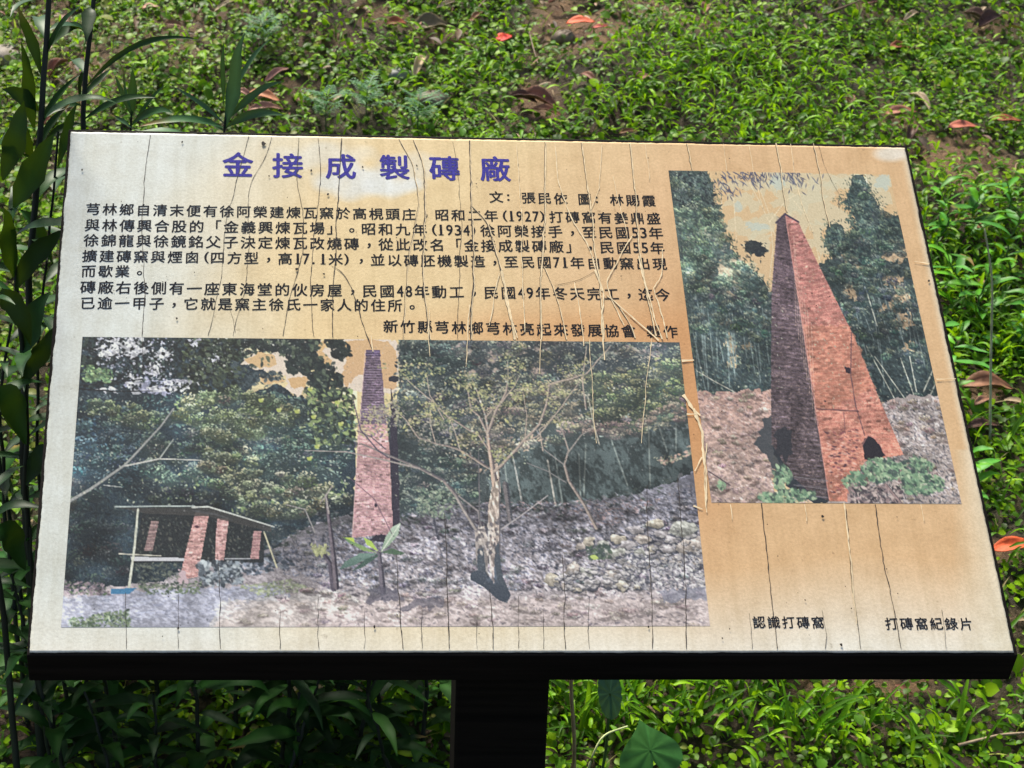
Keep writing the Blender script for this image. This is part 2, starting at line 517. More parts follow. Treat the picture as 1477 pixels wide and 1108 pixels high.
        s.a[ys, xs] *= np.where(m, np.exp(amp * N[ys, xs]), 1)[..., None]
    def bricks(s, pts, top, h0, h1, w, tilt=0.0, var=.16, mortar=.25, mcol=(214, 190, 178)):
        """courses of single bricks, each its own tone; course height grows from h0 at 'top' to h1 400 px lower"""
        q = s.inside(pts)
        if q is None: return
        ys, xs, m = q
        y = np.clip(s.py[ys, xs] + tilt * s.px[ys, xs] - top, 0, None); k = (h1 - h0) / 400
        y = y + .5 * np.sin(s.px[ys, xs] / 9.0) + s.r.normal(0, .25, y.shape)
        row = np.log1p(k * y / h0) / k if abs(k) > 1e-4 else y / h0
        ri = np.floor(row).astype(int); col = s.px[ys, xs] / w + .5 * (ri % 2); ci = np.floor(col).astype(int)
        T = s.r.normal(0, 1, (512, 97)); t = T[ri % 512, ci % 97]
        old = s.r.random((512, 97))[ri % 512, ci % 97] < .025
        f = np.exp(var * t - .3 * old)
        mo = (((row - ri) < .24) | ((col - ci) < .09)) * (s.r.random(y.shape) < .75)
        a = s.a[ys, xs] * f[..., None]
        a = np.where(mo[..., None], a * (1 - mortar) + np.array(mcol, float) * mortar * (a.mean(-1, keepdims=True) / 150), a)
        s.a[ys, xs] = np.where(m[..., None], a, s.a[ys, xs])
    def soft(s, k=.5):
        a = np.pad(s.a, ((1, 1), (1, 1), (0, 0)), 'edge')
        b = (a[:-2] + 2 * a[1:-1] + a[2:]) / 4; b = (b[:, :-2] + 2 * b[:, 1:-1] + b[:, 2:]) / 4
        s.a = s.a * (1 - k) + b * k
    def grain(s, pts, amp=.3, scales=(3, 6, 12), ang=0.0, stretch=1.6, crisp=1.6):
        """leafy light-and-dark break-up of a printed area"""
        q = s.inside(pts)
        if q is None: return
        ys, xs, m = q
        yy, xx = np.mgrid[ys, xs].astype(float)
        u = (xx * math.cos(ang) + yy * math.sin(ang)) / stretch; v = -xx * math.sin(ang) + yy * math.cos(ang)
        N = 0
        for k, sc in enumerate(scales):
            g = s.r.normal(0, 1, (160, 160))
            fu = (u / sc) % 159; fv = (v / sc) % 159; iu = fu.astype(int); iv = fv.astype(int); a = fu - iu; b = fv - iv
            N = N + (g[iv, iu] * (1 - a) * (1 - b) + g[iv, iu + 1] * a * (1 - b) + g[iv + 1, iu] * (1 - a) * b + g[iv + 1, iu + 1] * a * b) * (1 + .25 * k)
        N = np.tanh(crisp * N / 1.5)
        m = m.astype(float)
        for _ in range(2):
            for ax in (0, 1):
                pad = [(0, 0)] * 2; pad[ax] = (7, 6)
                c = np.cumsum(np.pad(m, pad), ax); n = m.shape[ax]
                if n > 1: m = (np.take(c, np.arange(13, 13 + n), ax) - np.take(c, np.arange(n), ax)) / 13
        N = N * np.clip(m * 1.3 - .1, 0, 1)
        s.a[ys, xs] = s.a[ys, xs] * np.exp(amp * N)[..., None] + (np.clip(N, 0, 1) * amp * 34)[..., None]
    def sharpen(s, r=3, k=.6):
        a = s.a
        def box(z, ax):
            pad = [(0, 0)] * 3; pad[ax] = (r + 1, r)
            c = np.cumsum(np.pad(z, pad, 'edge'), ax)
            n = z.shape[ax]
            return (np.take(c, np.arange(2 * r + 1, 2 * r + 1 + n), ax) - np.take(c, np.arange(0, n), ax)) / (2 * r + 1)
        s.a = a + k * (a - box(box(a, 0), 1))
    def build(s, name, mat, z=.00025, lo=24, hi=238):
        g = s.a.mean(-1, keepdims=True); s.a = np.clip((g + (s.a - g) * .9) * .95 + 9, lo, hi); s.a = s.a * (1.0, 1.005, .965)
        xy = panel(s.px, s.py)
        v = np.concatenate([xy, np.full(xy.shape[:2] + (1,), z)], -1).reshape(-1, 3)
        o = mesh_np(name, v, grid_faces(s.w, s.h), mat, cols=lin(s.a.reshape(-1, 3)) * KPRINT, smooth=False)
        return on_panel(o)

PRINT = attr_mat('photo_print_ink', .5, .2, bumpy=(260, .2, .001))

def ellipse(cx, cy, rx, ry, n=14, jit=.12, r=None):
    r = r or np.random.default_rng(int(cx * 7 + cy))
    t = np.linspace(0, 2 * np.pi, n, endpoint=False)
    k = 1 + r.normal(0, jit, n)
    return np.stack([cx + rx * k * np.cos(t), cy + ry * k * np.sin(t)], -1)

def paint_grove():
    C = Canvas([(119, 486), (980, 494), (1024, 903), (88, 905)], 900, 420)
    X0, X1 = 80, 1035
    C.a[:] = stain_and_glare(C.px, C.py)
    sky = [(80, 480), (1035, 480), (1035, 910), (80, 910)]
    dark = (42, 56, 68)
    # forest mass
    forest = [(80, 480), (345, 480), (352, 520), (372, 512), (400, 530), (372, 545), (350, 570), (400, 555), (440, 575), (480, 590), (510, 600), (515, 800), (80, 880)]
    C.poly(forest, dark, var=8, rough=2)
    right = [(575, 480), (1035, 480), (1035, 800), (555, 800), (556, 640), (560, 600), (575, 560)]
    C.poly(right, (64, 74, 80), (74, 82, 84), var=8, rough=2)
    C.poly([(780, 590), (1030, 560), (1030, 730), (800, 735), (740, 720), (720, 640)], (68, 78, 80), (60, 70, 72), var=4, rough=3)
    C.poly([(555, 610), (700, 630), (690, 720), (560, 745)], (56, 66, 70), var=6, rough=2)
    # pale sky between the upper leaves on the left
    lav = [(206, 204, 226), (226, 224, 236), (180, 180, 214)]
    for b in ((165, 503, 38, 16), (190, 495, 30, 8), (235, 510, 16, 8), (222, 533, 14, 10), (200, 550, 22, 12), (230, 563, 26, 8), (262, 556, 20, 8), (280, 495, 12, 6), (312, 515, 9, 6), (330, 533, 10, 8), (160, 562, 20, 3)):
        C.poly(ellipse(*b, jit=.3), lav[int(b[0]) % 3], var=8, alpha=.92, rough=2)
    # background leaf flecks
    C.flecks([(80, 480), (500, 480), (500, 790), (80, 840)], 4200, [(30, 40, 48), (36, 52, 60), (60, 80, 92), (84, 108, 112), (50, 66, 70)], (1.2, 3.4), .45, .4, .9, (.4, .9))
    # the leafy dark bough along the top left
    C.flecks([(110, 480), (420, 480), (440, 510), (400, 520), (300, 535), (240, 545), (120, 560)], 1500, [(24, 32, 36), (30, 40, 44), (36, 50, 50), (22, 28, 34), (58, 72, 66)], (2, 5), .5, .6, 1.2, (.8, 1), soft=9)
    C.flecks([(270, 485), (350, 485), (352, 560), (300, 575), (255, 560)], 420, [(28, 36, 34), (44, 54, 44), (78, 90, 66), (40, 48, 40)], (2.2, 5), .5, .8, 1.0, (.8, 1))
    C.flecks([(140, 488), (250, 488), (250, 560), (140, 545)], 300, lav + [(150, 156, 170)], (.8, 2), .7, 0, 1, (.6, 1))
    for b in ((170, 497, 26, 8), (190, 508, 18, 7), (160, 510, 16, 5), (238, 511, 13, 7), (224, 532, 10, 8), (196, 552, 13, 12), (222, 562, 22, 5), (255, 553, 16, 5), (281, 494, 8, 5), (313, 515, 6, 4)):
        C.poly(ellipse(*b, jit=.35), lav[(int(b[0]) + 1) % 2], var=8, alpha=.85, rough=2.2)
    C.flecks([(140, 488), (330, 488), (330, 540), (262, 570), (180, 570), (140, 520)], 320, [(26, 32, 38), (40, 48, 56), (24, 30, 34)], (1.2, 3), .55, .6, 1.2, (.8, 1))
    for x, y in ((118, 548), (116, 556)):
        C.line([(x, y), (160, 553), (205, 547)], 1.8, .8, (26, 30, 36))
    C.line([(112, 561), (170, 565), (220, 564)], 2, 1, (24, 28, 34))
    C.line([(112, 540), (128, 552)], 2, 1.5, (30, 36, 40))
    C.flecks([(118, 525), (165, 535), (160, 552), (120, 550)], 160, [(120, 156, 110), (160, 186, 130), (84, 116, 84)], (1.5, 3), .5, .3, .7)
    # blue-lit and green-lit foliage
    blue = [(70, 106, 140), (96, 134, 160), (56, 84, 116), (120, 152, 170)]
    C.flecks([(110, 575), (170, 580), (240, 625), (230, 650), (110, 640)], 560, blue, (1.3, 3), .45, .3, .7, (.5, 1), soft=8)
    teal = [(84, 122, 122), (112, 150, 140), (140, 170, 156), (66, 98, 104)]
    C.flecks([(120, 585), (260, 565), (330, 640), (240, 670), (110, 690)], 620, teal, (1.2, 3), .45, .5, .7, (.4, .95), soft=11)
    C.flecks([(380, 560), (500, 590), (505, 660), (420, 690), (360, 640)], 900, teal + [(60, 84, 96)], (1.3, 3.2), .45, .4, .7, (.5, 1), soft=14)
    lime = [(166, 184, 126), (190, 200, 152), (140, 164, 110), (206, 210, 172), (112, 136, 96)]
    for reg, n in (([(150, 588), (200, 582), (235, 615), (215, 625), (160, 605)], 200), ([(255, 575), (345, 570), (375, 620), (320, 640), (250, 600)], 420),
                   ([(285, 640), (335, 640), (395, 665), (390, 700), (330, 690), (300, 668)], 380), ([(340, 660), (420, 650), (505, 690), (480, 705), (380, 735), (340, 720)], 520),
                   ([(325, 560), (440, 575), (470, 600), (420, 640), (330, 630)], 460), ([(200, 690), (300, 670), (330, 730), (260, 735)], 260),
                   ([(335, 700), (372, 700), (372, 745), (335, 745)], 160), ([(420, 700), (500, 695), (500, 715), (440, 730)], 200)):
        C.flecks(reg, n, lime, (1.2, 3.2), .45, .5, .8, (.55, 1), soft=10)
    C.flecks([(100, 690), (330, 690), (340, 800), (90, 850)], 1500, [(40, 50, 56), (54, 66, 70), (34, 42, 50), (78, 90, 92)], (1.2, 3), .35, 1.0, .7, (.4, .9))
    dk = (44, 54, 58)
    C.clumps([(90, 690), (340, 690), (500, 720), (510, 760), (380, 800), (88, 850)], 150, (8, 16), (38, 46, 52), (56, 66, 70), (92, 102, 100))
    C.clumps([(110, 570), (240, 590), (250, 650), (190, 700), (100, 690)], 70, (8, 18), (44, 60, 72), (74, 100, 114), (140, 168, 178))
    C.clumps([(210, 600), (340, 580), (360, 660), (300, 700), (210, 690)], 60, (9, 18), (46, 58, 60), (82, 100, 96), (156, 172, 150))
    C.clumps([(345, 560), (500, 590), (510, 650), (470, 700), (360, 690)], 110, (9, 20), (46, 60, 64), (82, 106, 104), (150, 174, 156))
    C.clumps([(250, 565), (345, 565), (440, 585), (430, 610), (340, 640), (260, 610)], 60, (8, 16), (58, 68, 56), (120, 134, 98), (204, 212, 172))
    C.clumps([(280, 650), (350, 645), (400, 680), (505, 700), (500, 725), (430, 745), (372, 740), (300, 690)], 80, (7, 15), (60, 68, 62), (126, 136, 106), (212, 214, 178))
    C.clumps([(120, 580), (230, 580), (235, 620), (130, 600)], 26, (7, 14), (50, 62, 58), (104, 124, 96), (196, 208, 160))
    C.tone([(80, 560), (515, 560), (515, 800), (80, 870)], .16, 46)
    C.grain([(80, 480), (345, 480), (352, 560), (80, 570)], .22, (1.6, 3), .4)
    # bright orange-tan sky with halo, hanging leaves
    skyp = [(346, 524), (372, 508), (396, 512), (400, 490), (462, 488), (470, 503), (498, 488), (560, 488), (575, 500), (574, 566), (556, 566), (520, 566), (495, 560), (490, 530), (465, 540), (448, 520), (445, 545), (430, 575), (415, 560), (412, 540), (372, 534)]
    C.poly(np.array(skyp), (233, 212, 196), var=6, rough=2.4)
    C.poly([(352, 520), (372, 510), (396, 514), (400, 528), (376, 532)], (222, 182, 134), var=4, rough=1.5)
    C.poly([(415, 545), (445, 543), (440, 560), (420, 558)], (220, 176, 126), var=4, rough=1.5)
    C.poly([(372, 540), (398, 540), (410, 550), (380, 554)], (222, 182, 134), var=4, rough=1.5)
    C.poly([(497, 492), (530, 490), (560, 491), (572, 508), (572, 560), (556, 560), (535, 545), (516, 540), (500, 560), (492, 545), (498, 520)], (222, 178, 130), (218, 174, 132), var=4, rough=1.4)
    C.poly([(455, 492), (468, 492), (470, 500), (462, 512)], (226, 184, 130), var=4, rough=1.2)
    C.poly([(448, 520), (460, 505), (480, 520), (478, 530), (462, 530)], (222, 180, 130), var=4, rough=1.5)
    C.flecks([(345, 486), (460, 486), (455, 512), (420, 512), (395, 505), (350, 500)], 330, [(28, 34, 38), (34, 44, 48), (40, 50, 50)], (2.5, 5.5), .55, .9, .9, (.85, 1))
    C.flecks([(468, 488), (500, 488), (506, 512), (495, 520), (480, 515)], 60, [(28, 36, 38), (40, 50, 48)], (3, 5.5), .5, .9, .6, (.9, 1))
    C.flecks([(412, 512), (450, 512), (478, 530), (494, 545), (496, 575), (470, 580), (448, 560), (444, 540), (415, 536)], 300, [(28, 36, 40), (36, 46, 48), (46, 58, 56)], (2.6, 5.5), .55, 1.0, .8, (.85, 1))
    C.flecks([(330, 515), (370, 540), (405, 535), (405, 546), (372, 552), (345, 565)], 130, [(40, 52, 60), (70, 84, 92)], (2, 4), .5, .4, .8, (.7, 1))
    C.flecks([(440, 560), (510, 560), (512, 640), (450, 640)], 420, [(34, 44, 44), (54, 66, 60), (150, 170, 110), (84, 100, 84)], (2, 4.4), .5, .8, .9, (.7, 1))
    for x, y in ((447, 562), (428, 594), (486, 581), (452, 602), (457, 645), (446, 662), (491, 612), (402, 592), (376, 578)):
        C.dab(x, y, 4, 3, .5, (196, 206, 104), .9); C.dab(x + 3, y - 2, 2.5, 2, 1, (214, 214, 140), .9)
    # fallen branch on the left
    C.line([(88, 730), (130, 706), (180, 671), (198, 652), (232, 615), (250, 590)], 4.2, 2, (160, 160, 160), dark=(70, 76, 84))
    C.line([(182, 672), (230, 662), (290, 664)], 2.4, 1.2, (206, 204, 200)); C.line([(230, 662), (250, 634)], 2, 1, (180, 184, 180)); C.line([(150, 700), (176, 703)], 1.2, .8, (190, 190, 190))
    # right-hand grove
    grey = [(92, 104, 112), (126, 132, 140), (150, 150, 158), (70, 82, 92), (110, 118, 116)]
    C.flecks([(575, 490), (690, 490), (700, 640), (560, 640)], 1900, [(40, 52, 60), (58, 74, 80), (94, 112, 108), (120, 132, 124), (70, 84, 90), (150, 152, 150)], (1.2, 3), .45, .6, .8, (.5, 1), soft=13)
    C.flecks([(575, 490), (640, 490), (645, 540), (585, 545)], 420, [(34, 46, 54), (44, 60, 66), (84, 106, 104), (100, 124, 116)], (1.5, 3.4), .5, .7, .8, (.6, 1))
    pinky = [(196, 172, 160), (176, 156, 152), (208, 186, 172), (150, 136, 138)]
    for b, n in (((665, 505, 20, 10), 120), ((710, 515, 10, 8), 50), ((735, 505, 30, 10), 150), ((715, 550, 8, 18), 60), ((775, 535, 12, 10), 60), ((900, 508, 24, 9), 150), ((935, 512, 20, 8), 90), ((780, 500, 14, 8), 60), ((690, 540, 20, 5), 60)):
        C.flecks(ellipse(*b), n, pinky, (1.5, 3), .6, .3, .8, (.5, .9))
    C.flecks([(690, 495), (1000, 495), (1000, 620), (700, 640)], 2600, grey + [(58, 66, 76), (44, 54, 62)], (1.2, 3), .45, .4, .8, (.45, .95), soft=12)
    olive = [(136, 146, 104), (162, 166, 118), (110, 122, 96), (178, 178, 130), (96, 108, 92)]
    C.flecks([(860, 535), (1000, 500), (1003, 590), (900, 630), (850, 600)], 1100, olive, (1.4, 3.4), .4, -.35, .5, (.6, 1), soft=10)
    C.flecks([(740, 560), (810, 540), (830, 590), (760, 630), (730, 610)], 600, [(172, 166, 136), (196, 184, 152), (150, 144, 126), (120, 122, 112)], (1.2, 3), .45, .2, .8, (.5, .95), soft=9)
    peach = [(198, 164, 144), (180, 148, 134), (212, 182, 158), (150, 128, 124)]
    C.flecks([(650, 650), (700, 630), (790, 625), (800, 640), (720, 660), (690, 690), (640, 690)], 460, peach + [(190, 184, 150)], (1.2, 2.8), .45, -.3, .6, (.5, 1), soft=8)
    C.flecks([(810, 600), (880, 598), (930, 605), (900, 630), (815, 618)], 330, [(178, 146, 140), (196, 168, 156), (148, 126, 126)], (1.2, 2.6), .4, .1, .5, (.5, 1))
    C.flecks([(870, 605), (1000, 560), (1003, 600), (930, 625)], 380, [(190, 178, 150), (166, 156, 134), (128, 128, 116)], (1.4, 3), .35, -.4, .4, (.5, 1))
    C.flecks([(565, 650), (690, 650), (690, 740), (570, 750)], 800, [(120, 136, 128), (88, 106, 108), (150, 160, 150), (48, 62, 72)], (1.2, 3), .45, .3, .8, (.5, .95), soft=8)
    C.flecks([(940, 660), (985, 655), (995, 640), (1000, 655), (960, 672)], 90, [(182, 150, 138), (160, 156, 134)], (1.4, 2.6), .45, -.3, .4, (.6, 1))
    for x, y in ((657, 540), (673, 568), (690, 566), (695, 588), (733, 521), (727, 605), (592, 572), (585, 616), (545, 590), (915, 560), (918, 568), (955, 556), (970, 545), (838, 520), (535, 600), (552, 583)):
        for k in range(5):
            C.dab(x + C.r.normal(0, 4), y + C.r.normal(0, 3), C.r.uniform(2, 3.6), 1.6, C.r.uniform(0, 3), (204, 200, 120) if k % 2 else (222, 214, 160), .85)
    for x0, y0, x1, y1 in ((880, 630, 905, 700), (945, 600, 962, 650), (935, 600, 938, 710), (845, 640, 842, 715), (835, 655, 838, 735), (800, 655, 812, 730), (975, 610, 975, 650), (727, 665, 737, 740)):
        C.line([(x0, y0), (x1, y1)], 2.2, 2.6, (112, 120, 118), alpha=.6)
    C.line([(790, 665), (803, 740)], 2.5, 2.5, (150, 146, 140)); C.line([(736, 640), (752, 720)], 1.4, 2.6, (136, 136, 134))
    C.clumps([(575, 488), (690, 488), (690, 560), (590, 560)], 60, (8, 16), (42, 54, 58), (76, 92, 92), (134, 148, 136))
    C.clumps([(570, 560), (690, 550), (730, 640), (690, 650), (600, 650)], 90, (8, 15), (56, 66, 70), (104, 112, 110), (170, 170, 158))
    C.clumps([(690, 490), (1000, 490), (1000, 540), (850, 580), (700, 580)], 130, (8, 17), (60, 68, 74), (112, 118, 114), (186, 178, 158))
    C.clumps([(850, 545), (1003, 505), (1003, 590), (920, 620), (850, 610)], 90, (9, 17), (66, 78, 74), (124, 132, 102), (198, 198, 148), flat=.5)
    C.clumps([(730, 560), (830, 540), (860, 600), (800, 640), (700, 660), (650, 690), (640, 660)], 90, (8, 15), (78, 80, 78), (146, 138, 122), (208, 192, 162), flat=.5)
    C.clumps([(800, 600), (930, 598), (1000, 570), (1003, 600), (900, 632), (810, 625)], 44, (7, 13), (84, 84, 86), (156, 138, 130), (206, 184, 168), flat=.4)
    C.clumps([(565, 660), (690, 660), (690, 735), (565, 745)], 60, (7, 13), (52, 64, 70), (92, 106, 106), (160, 168, 156))
    C.tone([(575, 480), (1035, 480), (1035, 740), (555, 750)], .14, 40)
    C.grain([(700, 640), (860, 640), (1030, 600), (1030, 740), (700, 745)], .2, (2, 3.5, 11), 1.2)
    # slope and ground
    gr = [(80, 852), (160, 846), (230, 838), (320, 800), (390, 792), (440, 762), (500, 742), (560, 752), (600, 745), (640, 728), (700, 726), (780, 735), (850, 722), (920, 712), (985, 690), (1035, 660), (1035, 915), (80, 915)]
    C.poly(gr, (146, 146, 168), (196, 180, 182), var=9, rough=2)
    C.flecks([(540, 745), (700, 730), (960, 715), (1020, 690), (1030, 830), (480, 860), (400, 800)], 6200, [(98, 100, 122), (76, 80, 96), (170, 168, 190), (206, 200, 214), (128, 128, 152), (186, 172, 180)], (1.1, 3), .38, .35, .7, (.45, .95))
    C.flecks([(400, 790), (520, 745), (560, 760), (545, 840), (410, 830)], 1200, [(104, 108, 132), (150, 152, 178), (190, 186, 204), (84, 88, 106)], (1.1, 2.8), .4, .2, .7, (.45, .9))
    C.poly([(330, 862), (480, 850), (560, 858), (700, 862), (860, 858), (1035, 848), (1035, 915), (300, 915)], (206, 190, 194), var=8, alpha=.55, rough=2)
    C.flecks([(400, 830), (560, 845), (720, 850), (1030, 840), (1030, 905), (300, 905)], 3000, [(112, 106, 120), (84, 82, 98), (226, 210, 212), (190, 172, 178), (160, 148, 160)], (1.1, 3.4), .33, .15, .6, (.4, .95), soft=12)
    C.flecks([(700, 725), (850, 722), (960, 720), (880, 760), (760, 745)], 420, [(196, 160, 156), (178, 144, 146), (120, 112, 124)], (1.2, 3), .35, .1, .5, (.4, .8))
    C.poly([(85, 862), (240, 850), (400, 842), (420, 862), (330, 885), (300, 912), (80, 912)], (172, 174, 198), var=5, alpha=.85, rough=2)
    C.poly([(320, 866), (500, 852), (520, 870), (420, 905), (300, 908)], (214, 206, 206), var=6, alpha=.7, rough=2)
    C.flecks([(85, 860), (400, 846), (330, 890), (90, 905)], 420, [(160, 164, 196), (204, 208, 230), (140, 144, 170)], (2, 5), .18, -.05, .2, (.3, .7))
    C.flecks([(100, 892), (185, 880), (190, 905), (98, 907)], 420, [(96, 118, 90), (130, 150, 116), (170, 182, 150), (70, 88, 76)], (1.3, 2.8), .4, .3, .8)
    C.flecks([(345, 845), (420, 836), (450, 850), (380, 862)], 240, [(176, 184, 148), (150, 164, 128), (200, 202, 176)], (1.3, 3), .35, 0, .6)
    C.flecks([(92, 838), (150, 842), (160, 858), (92, 858)], 240, [(140, 120, 134), (104, 96, 110), (180, 160, 170), (90, 110, 84)], (1.3, 3), .4, 0, .6)
    C.flecks([(320, 800), (400, 795), (430, 815), (330, 838), (300, 835)], 380, [(70, 80, 96), (120, 128, 150), (180, 188, 206), (44, 54, 66)], (1.5, 4), .5, .1, .6)
    C.clumps([(400, 795), (560, 752), (700, 732), (960, 718), (1010, 700), (1020, 840), (480, 858)], 190, (5, 12), (78, 76, 86), (132, 127, 138), (196, 188, 196), m=26, size=(1, 2.4), flat=.4)
    C.clumps([(420, 850), (1020, 850), (1024, 903), (330, 903)], 110, (5, 12), (96, 88, 92), (160, 146, 148), (214, 198, 194), m=26, size=(1, 2.4), flat=.3)
    q_ = C.inside(gr)
    d_ = np.clip((C.py[q_[0], q_[1]] - 735 + .06 * (C.px[q_[0], q_[1]] - 700)) / 95, 0, 1)
    C.a[q_[0], q_[1]] *= np.where(q_[2], .70 + .30 * d_, 1)[..., None]
    edge_ = np.array([(390, 795), (440, 764), (500, 746), (560, 755), (600, 748), (640, 732), (700, 730), (780, 738), (850, 726), (920, 716), (985, 696)], float)
    for k in range(260):
        t = C.r.uniform(0, len(edge_) - 1.001); i = int(t); p_ = edge_[i] + (edge_[i + 1] - edge_[i]) * (t - i) + C.r.normal(0, 5, 2)
        C.dab(p_[0], p_[1], C.r.uniform(2, 6), C.r.uniform(1, 2.6), C.r.normal(0, .5), [(56, 64, 68), (84, 88, 92), (110, 108, 114), (70, 78, 74)][k % 4], .75)
    C.tone(gr, .12, 34)
    C.poly([(330, 868), (1030, 862), (1035, 915), (300, 915)], (216, 190, 184), var=4, alpha=.28, rough=2)
    C.grain(gr, .12, (1.5, 2.6), .3, 1.8)
    C.grain([(480, 750), (700, 728), (1030, 700), (1030, 850), (480, 850)], .2, (1.6, 3), .6, 2)
    # the brick chimney
    C.poly([(564, 560), (572, 600), (576, 700), (576, 765), (560, 770)], (54, 50, 66), var=4)
    ch = [(529, 506), (547, 506), (552, 545), (556, 600), (562, 650), (567, 770), (508, 776), (513, 690), (517, 620), (524, 545)]
    C.poly(ch, (104, 84, 108), (122, 98, 120), var=8)
    C.poly([(517, 612), (558, 612), (562, 650), (567, 770), (508, 776), (513, 690)], (200, 150, 150), (190, 146, 152), var=8)
    C.poly([(528, 505), (548, 505), (549, 514), (527, 514)], (92, 74, 112), var=6)
    y = 508.0
    while y < 772:
        t = (y - 506) / 268; xl = 529 - 21 * t; xr = 547 + 20 * t
        up = y < 612
        C.line([(xl, y), (xr, y)], .7, .7, (176, 156, 190) if up else (176, 130, 156), alpha=.3)
        for k in range(9 if up else 5):
            C.dab(C.r.uniform(xl, xr), y + 1.6, C.r.uniform(1.5, 3), 1.0, 0, (70, 56, 76) if up else ((220, 178, 172) if C.r.random() < .6 else (164, 112, 118)), .6)
        y += 3.6
    C.bricks(ch, 506, 2.3, 2.9, 5, 0, .10, .32); C.tone(ch, .07, 22); C.grain(ch, .07, (1.5, 3), 0, 2.0)
    C.flecks([(518, 590), (560, 590), (560, 632), (516, 632)], 150, [(190, 180, 140), (206, 192, 150), (120, 104, 130)], (1.2, 3), .5, .3, .8)
    C.line([(527, 506), (513, 690), (508, 776)], 1, 1, (226, 190, 190), alpha=.5)
    C.dab(542, 729, 3.2, 2, 1.4, (44, 36, 56))
    C.poly([(534, 780), (540, 772), (556, 770), (560, 782)], (50, 46, 60), rough=1)
    # brick shelter
    C.poly([(206, 738), (300, 740), (360, 758), (382, 770), (380, 812), (190, 812)], (38, 42, 46), var=6, alpha=.88)
    C.flecks([(206, 742), (360, 760), (378, 806), (195, 806)], 420, [(40, 46, 50), (64, 72, 70), (90, 90, 84)], (1.3, 2.8), .4, 1, .5)
    def pillar(p, c):
        C.poly(p, c, var=9); C.bricks(p, 730, 2.6, 2.8, 5.5, 0, .11, .3); C.grain(p, .12, (1.5, 3)); p = np.asarray(p, float)
        for k in range(18):
            t = (k + .5) / 18; a = p[0] + (p[3] - p[0]) * t; b = p[1] + (p[2] - p[1]) * t
            C.line([a, b], .7, .7, (160, 108, 116) if k % 2 else (232, 184, 178), alpha=.25)
    pillar([(218, 752), (229, 752), (220, 795), (208, 795)], (134, 110, 112))
    pillar([(282, 738), (302, 739), (285, 832), (258, 838)], (206, 152, 150))
    pillar([(313, 748), (330, 748), (323, 808), (310, 808)], (200, 150, 150))
    pillar([(366, 766), (377, 766), (373, 806), (361, 806)], (170, 126, 130))
    C.poly([(257, 822), (268, 826), (272, 842), (255, 842)], (206, 178, 188), rough=1.2); C.dab(284, 760, 4, 2, .2, (84, 50, 64))
    C.poly([(188, 803), (266, 805), (266, 810), (190, 809)], (206, 204, 214), var=5); C.line([(172, 799), (232, 802)], 1.6, 1.2, (222, 214, 200))
    C.line([(325, 806), (360, 806)], 1.6, 1.6, (190, 190, 200))
    C.poly([(168, 732), (300, 732), (392, 760), (392, 768), (300, 745), (210, 741)], (66, 64, 64), var=6, alpha=.85)
    C.line([(167, 731), (280, 730)], 1.8, 1.8, (186, 196, 196)); C.line([(278, 732), (300, 731), (330, 740), (395, 760)], 2.4, 1.8, (206, 208, 204)); C.line([(280, 737), (310, 742), (330, 748)], 3, 1.5, (80, 80, 84))
    C.line([(199, 736), (194, 790), (186, 848)], 3, 3.6, (214, 214, 200)); C.line([(381, 768), (399, 818)], 2.2, 2.2, (206, 198, 168))
    C.flecks([(285, 810), (350, 810), (350, 842), (290, 846)], 260, [(90, 98, 110), (150, 160, 174), (60, 68, 78), (196, 204, 212)], (1.6, 4), .55, .1, .7)
    C.flecks([(195, 812), (262, 812), (255, 850), (200, 848)], 240, [(60, 68, 70), (84, 92, 92), (116, 122, 110)], (1.4, 3), .4, .2, .7)
    C.poly([(160, 850), (198, 848), (186, 857), (160, 857)], (66, 128, 176), var=6)
    C.flecks([(200, 845), (290, 838), (290, 856), (210, 858)], 150, [(104, 122, 96), (136, 150, 120), (72, 86, 76)], (1.3, 3), .4, 0, .6)
    # rocks
    rr = np.random.default_rng(5)
    rocks = [(870, 786, 9, 8), (892, 778, 12, 8), (838, 788, 8, 6), (850, 781, 7, 8), (905, 786, 13, 7), (886, 797, 17, 7), (922, 798, 9, 7), (915, 764, 14, 6), (945, 756, 15, 6), (930, 778, 12, 6), (952, 770, 11, 6), (968, 779, 10, 6), (985, 764, 19, 13), (963, 792, 15, 6), (990, 790, 16, 10), (1004, 786, 11, 11), (955, 806, 9, 6), (978, 808, 9, 7), (1008, 812, 9, 8), (940, 792, 8, 6), (825, 822, 10, 10), (846, 826, 11, 8), (797, 836, 10, 11), (884, 828, 14, 6), (902, 832, 14, 6), (852, 843, 14, 8), (877, 842, 8, 8), (896, 844, 10, 8), (815, 846, 8, 5), (920, 846, 8, 4), (832, 850, 9, 4), (930, 815, 8, 5), (905, 815, 9, 4)]
    for x, y, a, b in rocks:
        C.poly(ellipse(x + 1, y + 2, a * 1.05, b * 1.08, jit=.08), (70, 72, 84), alpha=.85)
        base = np.array([(216, 200, 194), (200, 190, 196), (196, 194, 188), (220, 206, 190)][rr.integers(4)], float)
        C.poly(ellipse(x, y, a, b, n=9, jit=.16), base, base * .6, var=9, rough=.9)
        C.dab(x - a * .2, y - b * .45, a * .6, b * .35, .1, base * 1.12, .7)
    for k in range(230):
        x = rr.uniform(800, 1015); y = rr.uniform(max(765, 835 - (x - 800) * .4), 850); a = rr.uniform(1.5, 5)
        C.dab(x + .6, y + 1.2, a * 1.1, a * .7, .1, (80, 80, 92), .8); C.dab(x, y, a, a * .6, .1, np.array((200, 192, 194)) * rr.uniform(.75, 1.05), .9)
    C.grain([(790, 750), (1020, 745), (1022, 855), (790, 860)], .16, (1.8, 3.2), .3)
